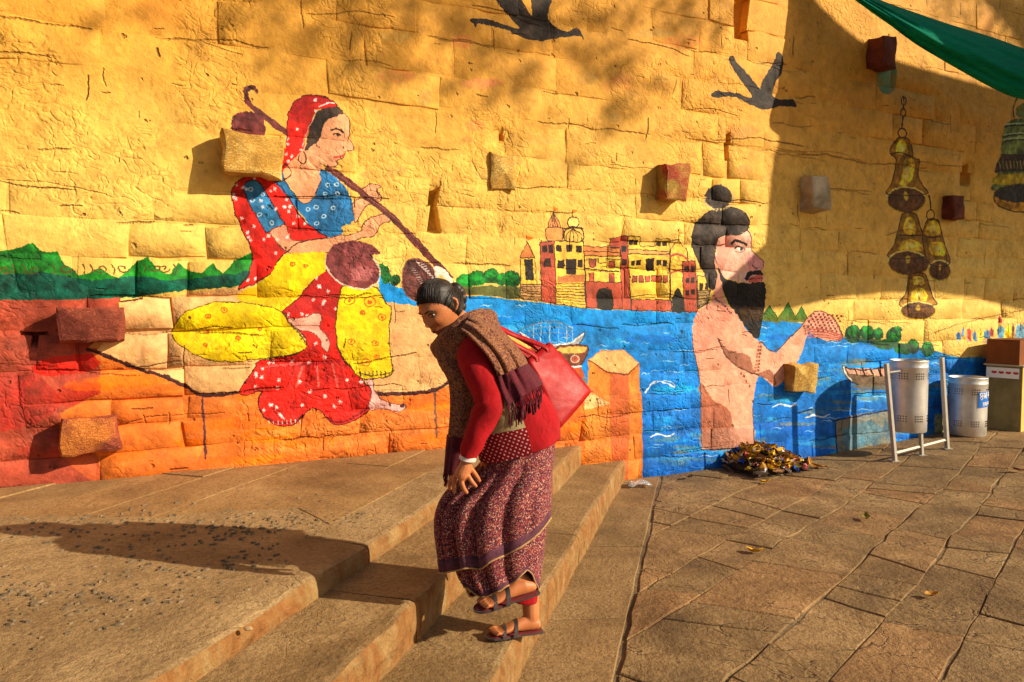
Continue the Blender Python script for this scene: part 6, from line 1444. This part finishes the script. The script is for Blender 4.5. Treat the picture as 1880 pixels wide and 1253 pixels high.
# ------------------------------------------------------------------ green shade cloths
def cloth_mat(name, c, tr):
    m, n, l, b = newmat(name, .7, .2); P = coords(n, l)
    r = ramp(n, [(.3, tuple(x * .8 for x in c)), (.7, tuple(min(1, x * 1.2) for x in c))]); l.new(noise(n, l, coords(n, l, scale=(3, 3, 30)), 3, 4), r.inputs[0]); l.new(r.outputs[0], b.inputs['Base Color'])
    wv = N(n, 'ShaderNodeTexWave', Scale=26.0, Distortion=2.0); l.new(coords(n, l, rot=(0, .5, 0)), wv.inputs['Vector']); bump(n, l, b, wv.outputs['Fac'], .004)
    out = n['Material Output']; tl = n.new('ShaderNodeBsdfTranslucent'); l.new(r.outputs[0], tl.inputs[0]); mx = n.new('ShaderNodeMixShader'); mx.inputs[0].default_value = tr; l.new(b.outputs[0], mx.inputs[1]); l.new(tl.outputs[0], mx.inputs[2]); l.new(mx.outputs[0], out.inputs[0]); return m
M['tarp'] = cloth_mat('green shade cloth', lin((0, 168, 132)), .55)
up = [(1480, -75, .10), (1540, -34, .22), (1614, 0, .38), (1680, 24, .54), (1745, 46, .70), (1821, 69, .78), (1880, 90, .84), (1960, 116, .90), (2060, 146, .95)]
lw = [(1480, -66, .12), (1525, -36, .24), (1570, 0, .40), (1628, 42, .58), (1682, 82, .76), (1745, 119, .84), (1833, 167, .92), (1885, 184, .98), (1975, 196, 1.05)]
U, L_ = catmull(up, 6), catmull(lw, 6); rows = []
for j in range(17):
    t = j / 16; row = []
    for i in range(len(U)):
        q = U[i] * (1 - t) + L_[i] * t; f = i / (len(U) - 1); bow = .16 * math.sin(t * math.pi) * min(1, f * 2.0); row.append(on_wall(q[0], q[1], q[2] + bow + .022 * math.sin(t * 15 + f * 9) * f + .012 * math.sin(t * 33 - f * 14)))
    rows.append(row)
o = MB().rings(rows, cap=False, closed=False).build('green_tarp', M['tarp'], None, True, label='sagging green shade cloth stretched in front of the wall top', cat='tarp'); md_ = o.modifiers.new('t', 'SOLIDIFY'); md_.thickness = .003
# the wider shade cloth beyond the right edge whose shadow lies on the wall
sh_px = [(1462, -150), (1461, 0), (1459, 120), (1457, 195), (1466, 262), (1475, 300), (1470, 345), (1446, 405), (1405, 448), (1352, 498), (1292, 556), (1374, 569), (1450, 567), (1540, 546), (1620, 538), (1700, 536), (1780, 546), (1830, 558), (1880, 572), (2000, 610), (2100, 560), (2100, 250), (1960, 200), (1880, 178), (1800, 160), (1730, 140), (1660, 120), (1620, 105), (1570, 75), (1530, 40), (1490, 0), (1478, -60), (1474, -150)]
pts = [on_wall(x, y) + SUN * (4.6 + .25 * math.sin(x * .011) + .12 * math.sin(y * .02)) for x, y in sh_px]
me = bpy.data.meshes.new('shade_cloth'); bm = bmesh.new(); f = bm.faces.new([bm.verts.new(p) for p in pts]); bmesh.ops.triangulate(bm, faces=[f]); bmesh.ops.subdivide_edges(bm, edges=[e for e in bm.edges if not e.is_boundary], cuts=1, use_grid_fill=False); bm.to_mesh(me); bm.free()
o = mobj('shade_cloth', me, M['tarp'], None, False, 'large green shade cloth slung on ropes to the right of the wall', 'tarp'); md_ = o.modifiers.new('t', 'SOLIDIFY'); md_.thickness = .003
M['rope'] = plain('jute rope', lin((150, 120, 80)), .9, .2, .2, 60, 0)
tr_top = Vector((19.0, 6.0, 7.2)); rp = empty('guy_ropes', tuple(pts[10]), 'jute guy ropes running from the shade cloth up to the tree', 'rope')
for i in (0, 10, 19, 21): MB().tube([pts[i], pts[i] + SUN * 6.0, tr_top - Vector((0, 0, .4 * (i % 3)))], .008, 6).build('rope', M['rope'], rp)

# ------------------------------------------------------------------ tree beyond the right edge, its leaves dapple the top of the wall
random.seed(44)
tree = empty('tree', (19, 6, gz(19, 6)), 'broad leafy tree standing to the right of the wall', 'tree')
M['bark'] = plain('grey brown bark', lin((104, 84, 62)), .9, .2, .3, 9, .02, 14); M['leaf'] = plain('green foliage', (.055, .10, .022), .55, .35, .35, 3, 0)
tk = [Vector((19, 6, -.1)), Vector((18.8, 6.1, 1.5)), Vector((18.9, 5.9, 3.6)), Vector((18.4, 5.8, 7.4)), Vector((17.6, 5.5, 11.0))]
mt = MB().tube(tk, [.42, .33, .29, .26, .2], 14)
targets = [(575, 45, 34, 40), (640, 20, 36, 40), (690, 120, 26, 30), (760, 25, 40, 44), (850, 60, 34, 34), (905, 110, 26, 26), (960, 60, 38, 40), (1060, 40, 30, 28), (1090, 95, 18, 18), (1130, 140, 22, 26), (1155, 195, 22, 26), (1180, 40, 34, 26), (1240, 50, 26, 22), (1290, 20, 30, 22), (420, 20, 34, 18), (300, -10, 40, 16), (930, 165, 20, 18), (1740, 5, 40, 30), (1800, 30, 50, 46), (1860, 45, 40, 40), (900, -60, 110, 200), (600, -70, 110, 200), (1200, -70, 110, 170), (1780, -90, 100, 170)]
lv = MB(); limbs = []
for (x, y, r, n) in targets:
    c = on_wall(x, y) + SUN * random.uniform(11.5, 14.5); limbs.append(c); R = r / 1358 * 6.3
    for _ in range(int(n * (.85 if y > -20 else .45))):
        p = c + Vector((random.gauss(0, R), random.gauss(0, R), random.gauss(0, R * .8))); a = Vector((random.gauss(0, 1), random.gauss(0, 1), random.gauss(0, 1))).normalized(); b2 = a.cross(Vector((random.gauss(0, 1), random.gauss(0, 1), random.gauss(0, 1)))).normalized()
        l1, w1 = random.uniform(.07, .11), random.uniform(.03, .05); fold = a.cross(b2) * .015
        lv.add([p - a * l1, p - b2 * w1 + fold, p + a * l1, p + b2 * w1 + fold], [(0, 1, 2), (0, 2, 3)])
for c in limbs:
    mid = tk[-1].lerp(c, .55) + Vector((0, 0, 1.4)); mt.tube([tk[-1] - Vector((0, 0, .2)), tk[-1].lerp(mid, .5) + Vector((0, 0, .6)), mid, c.lerp(mid, .35) + Vector((0, 0, .3)), c], [.10, .05, .03, .014, .004], 6)
mt.build('trunk', M['bark'], tree, True); lv.build('crown', M['leaf'], tree, kind='stuff')
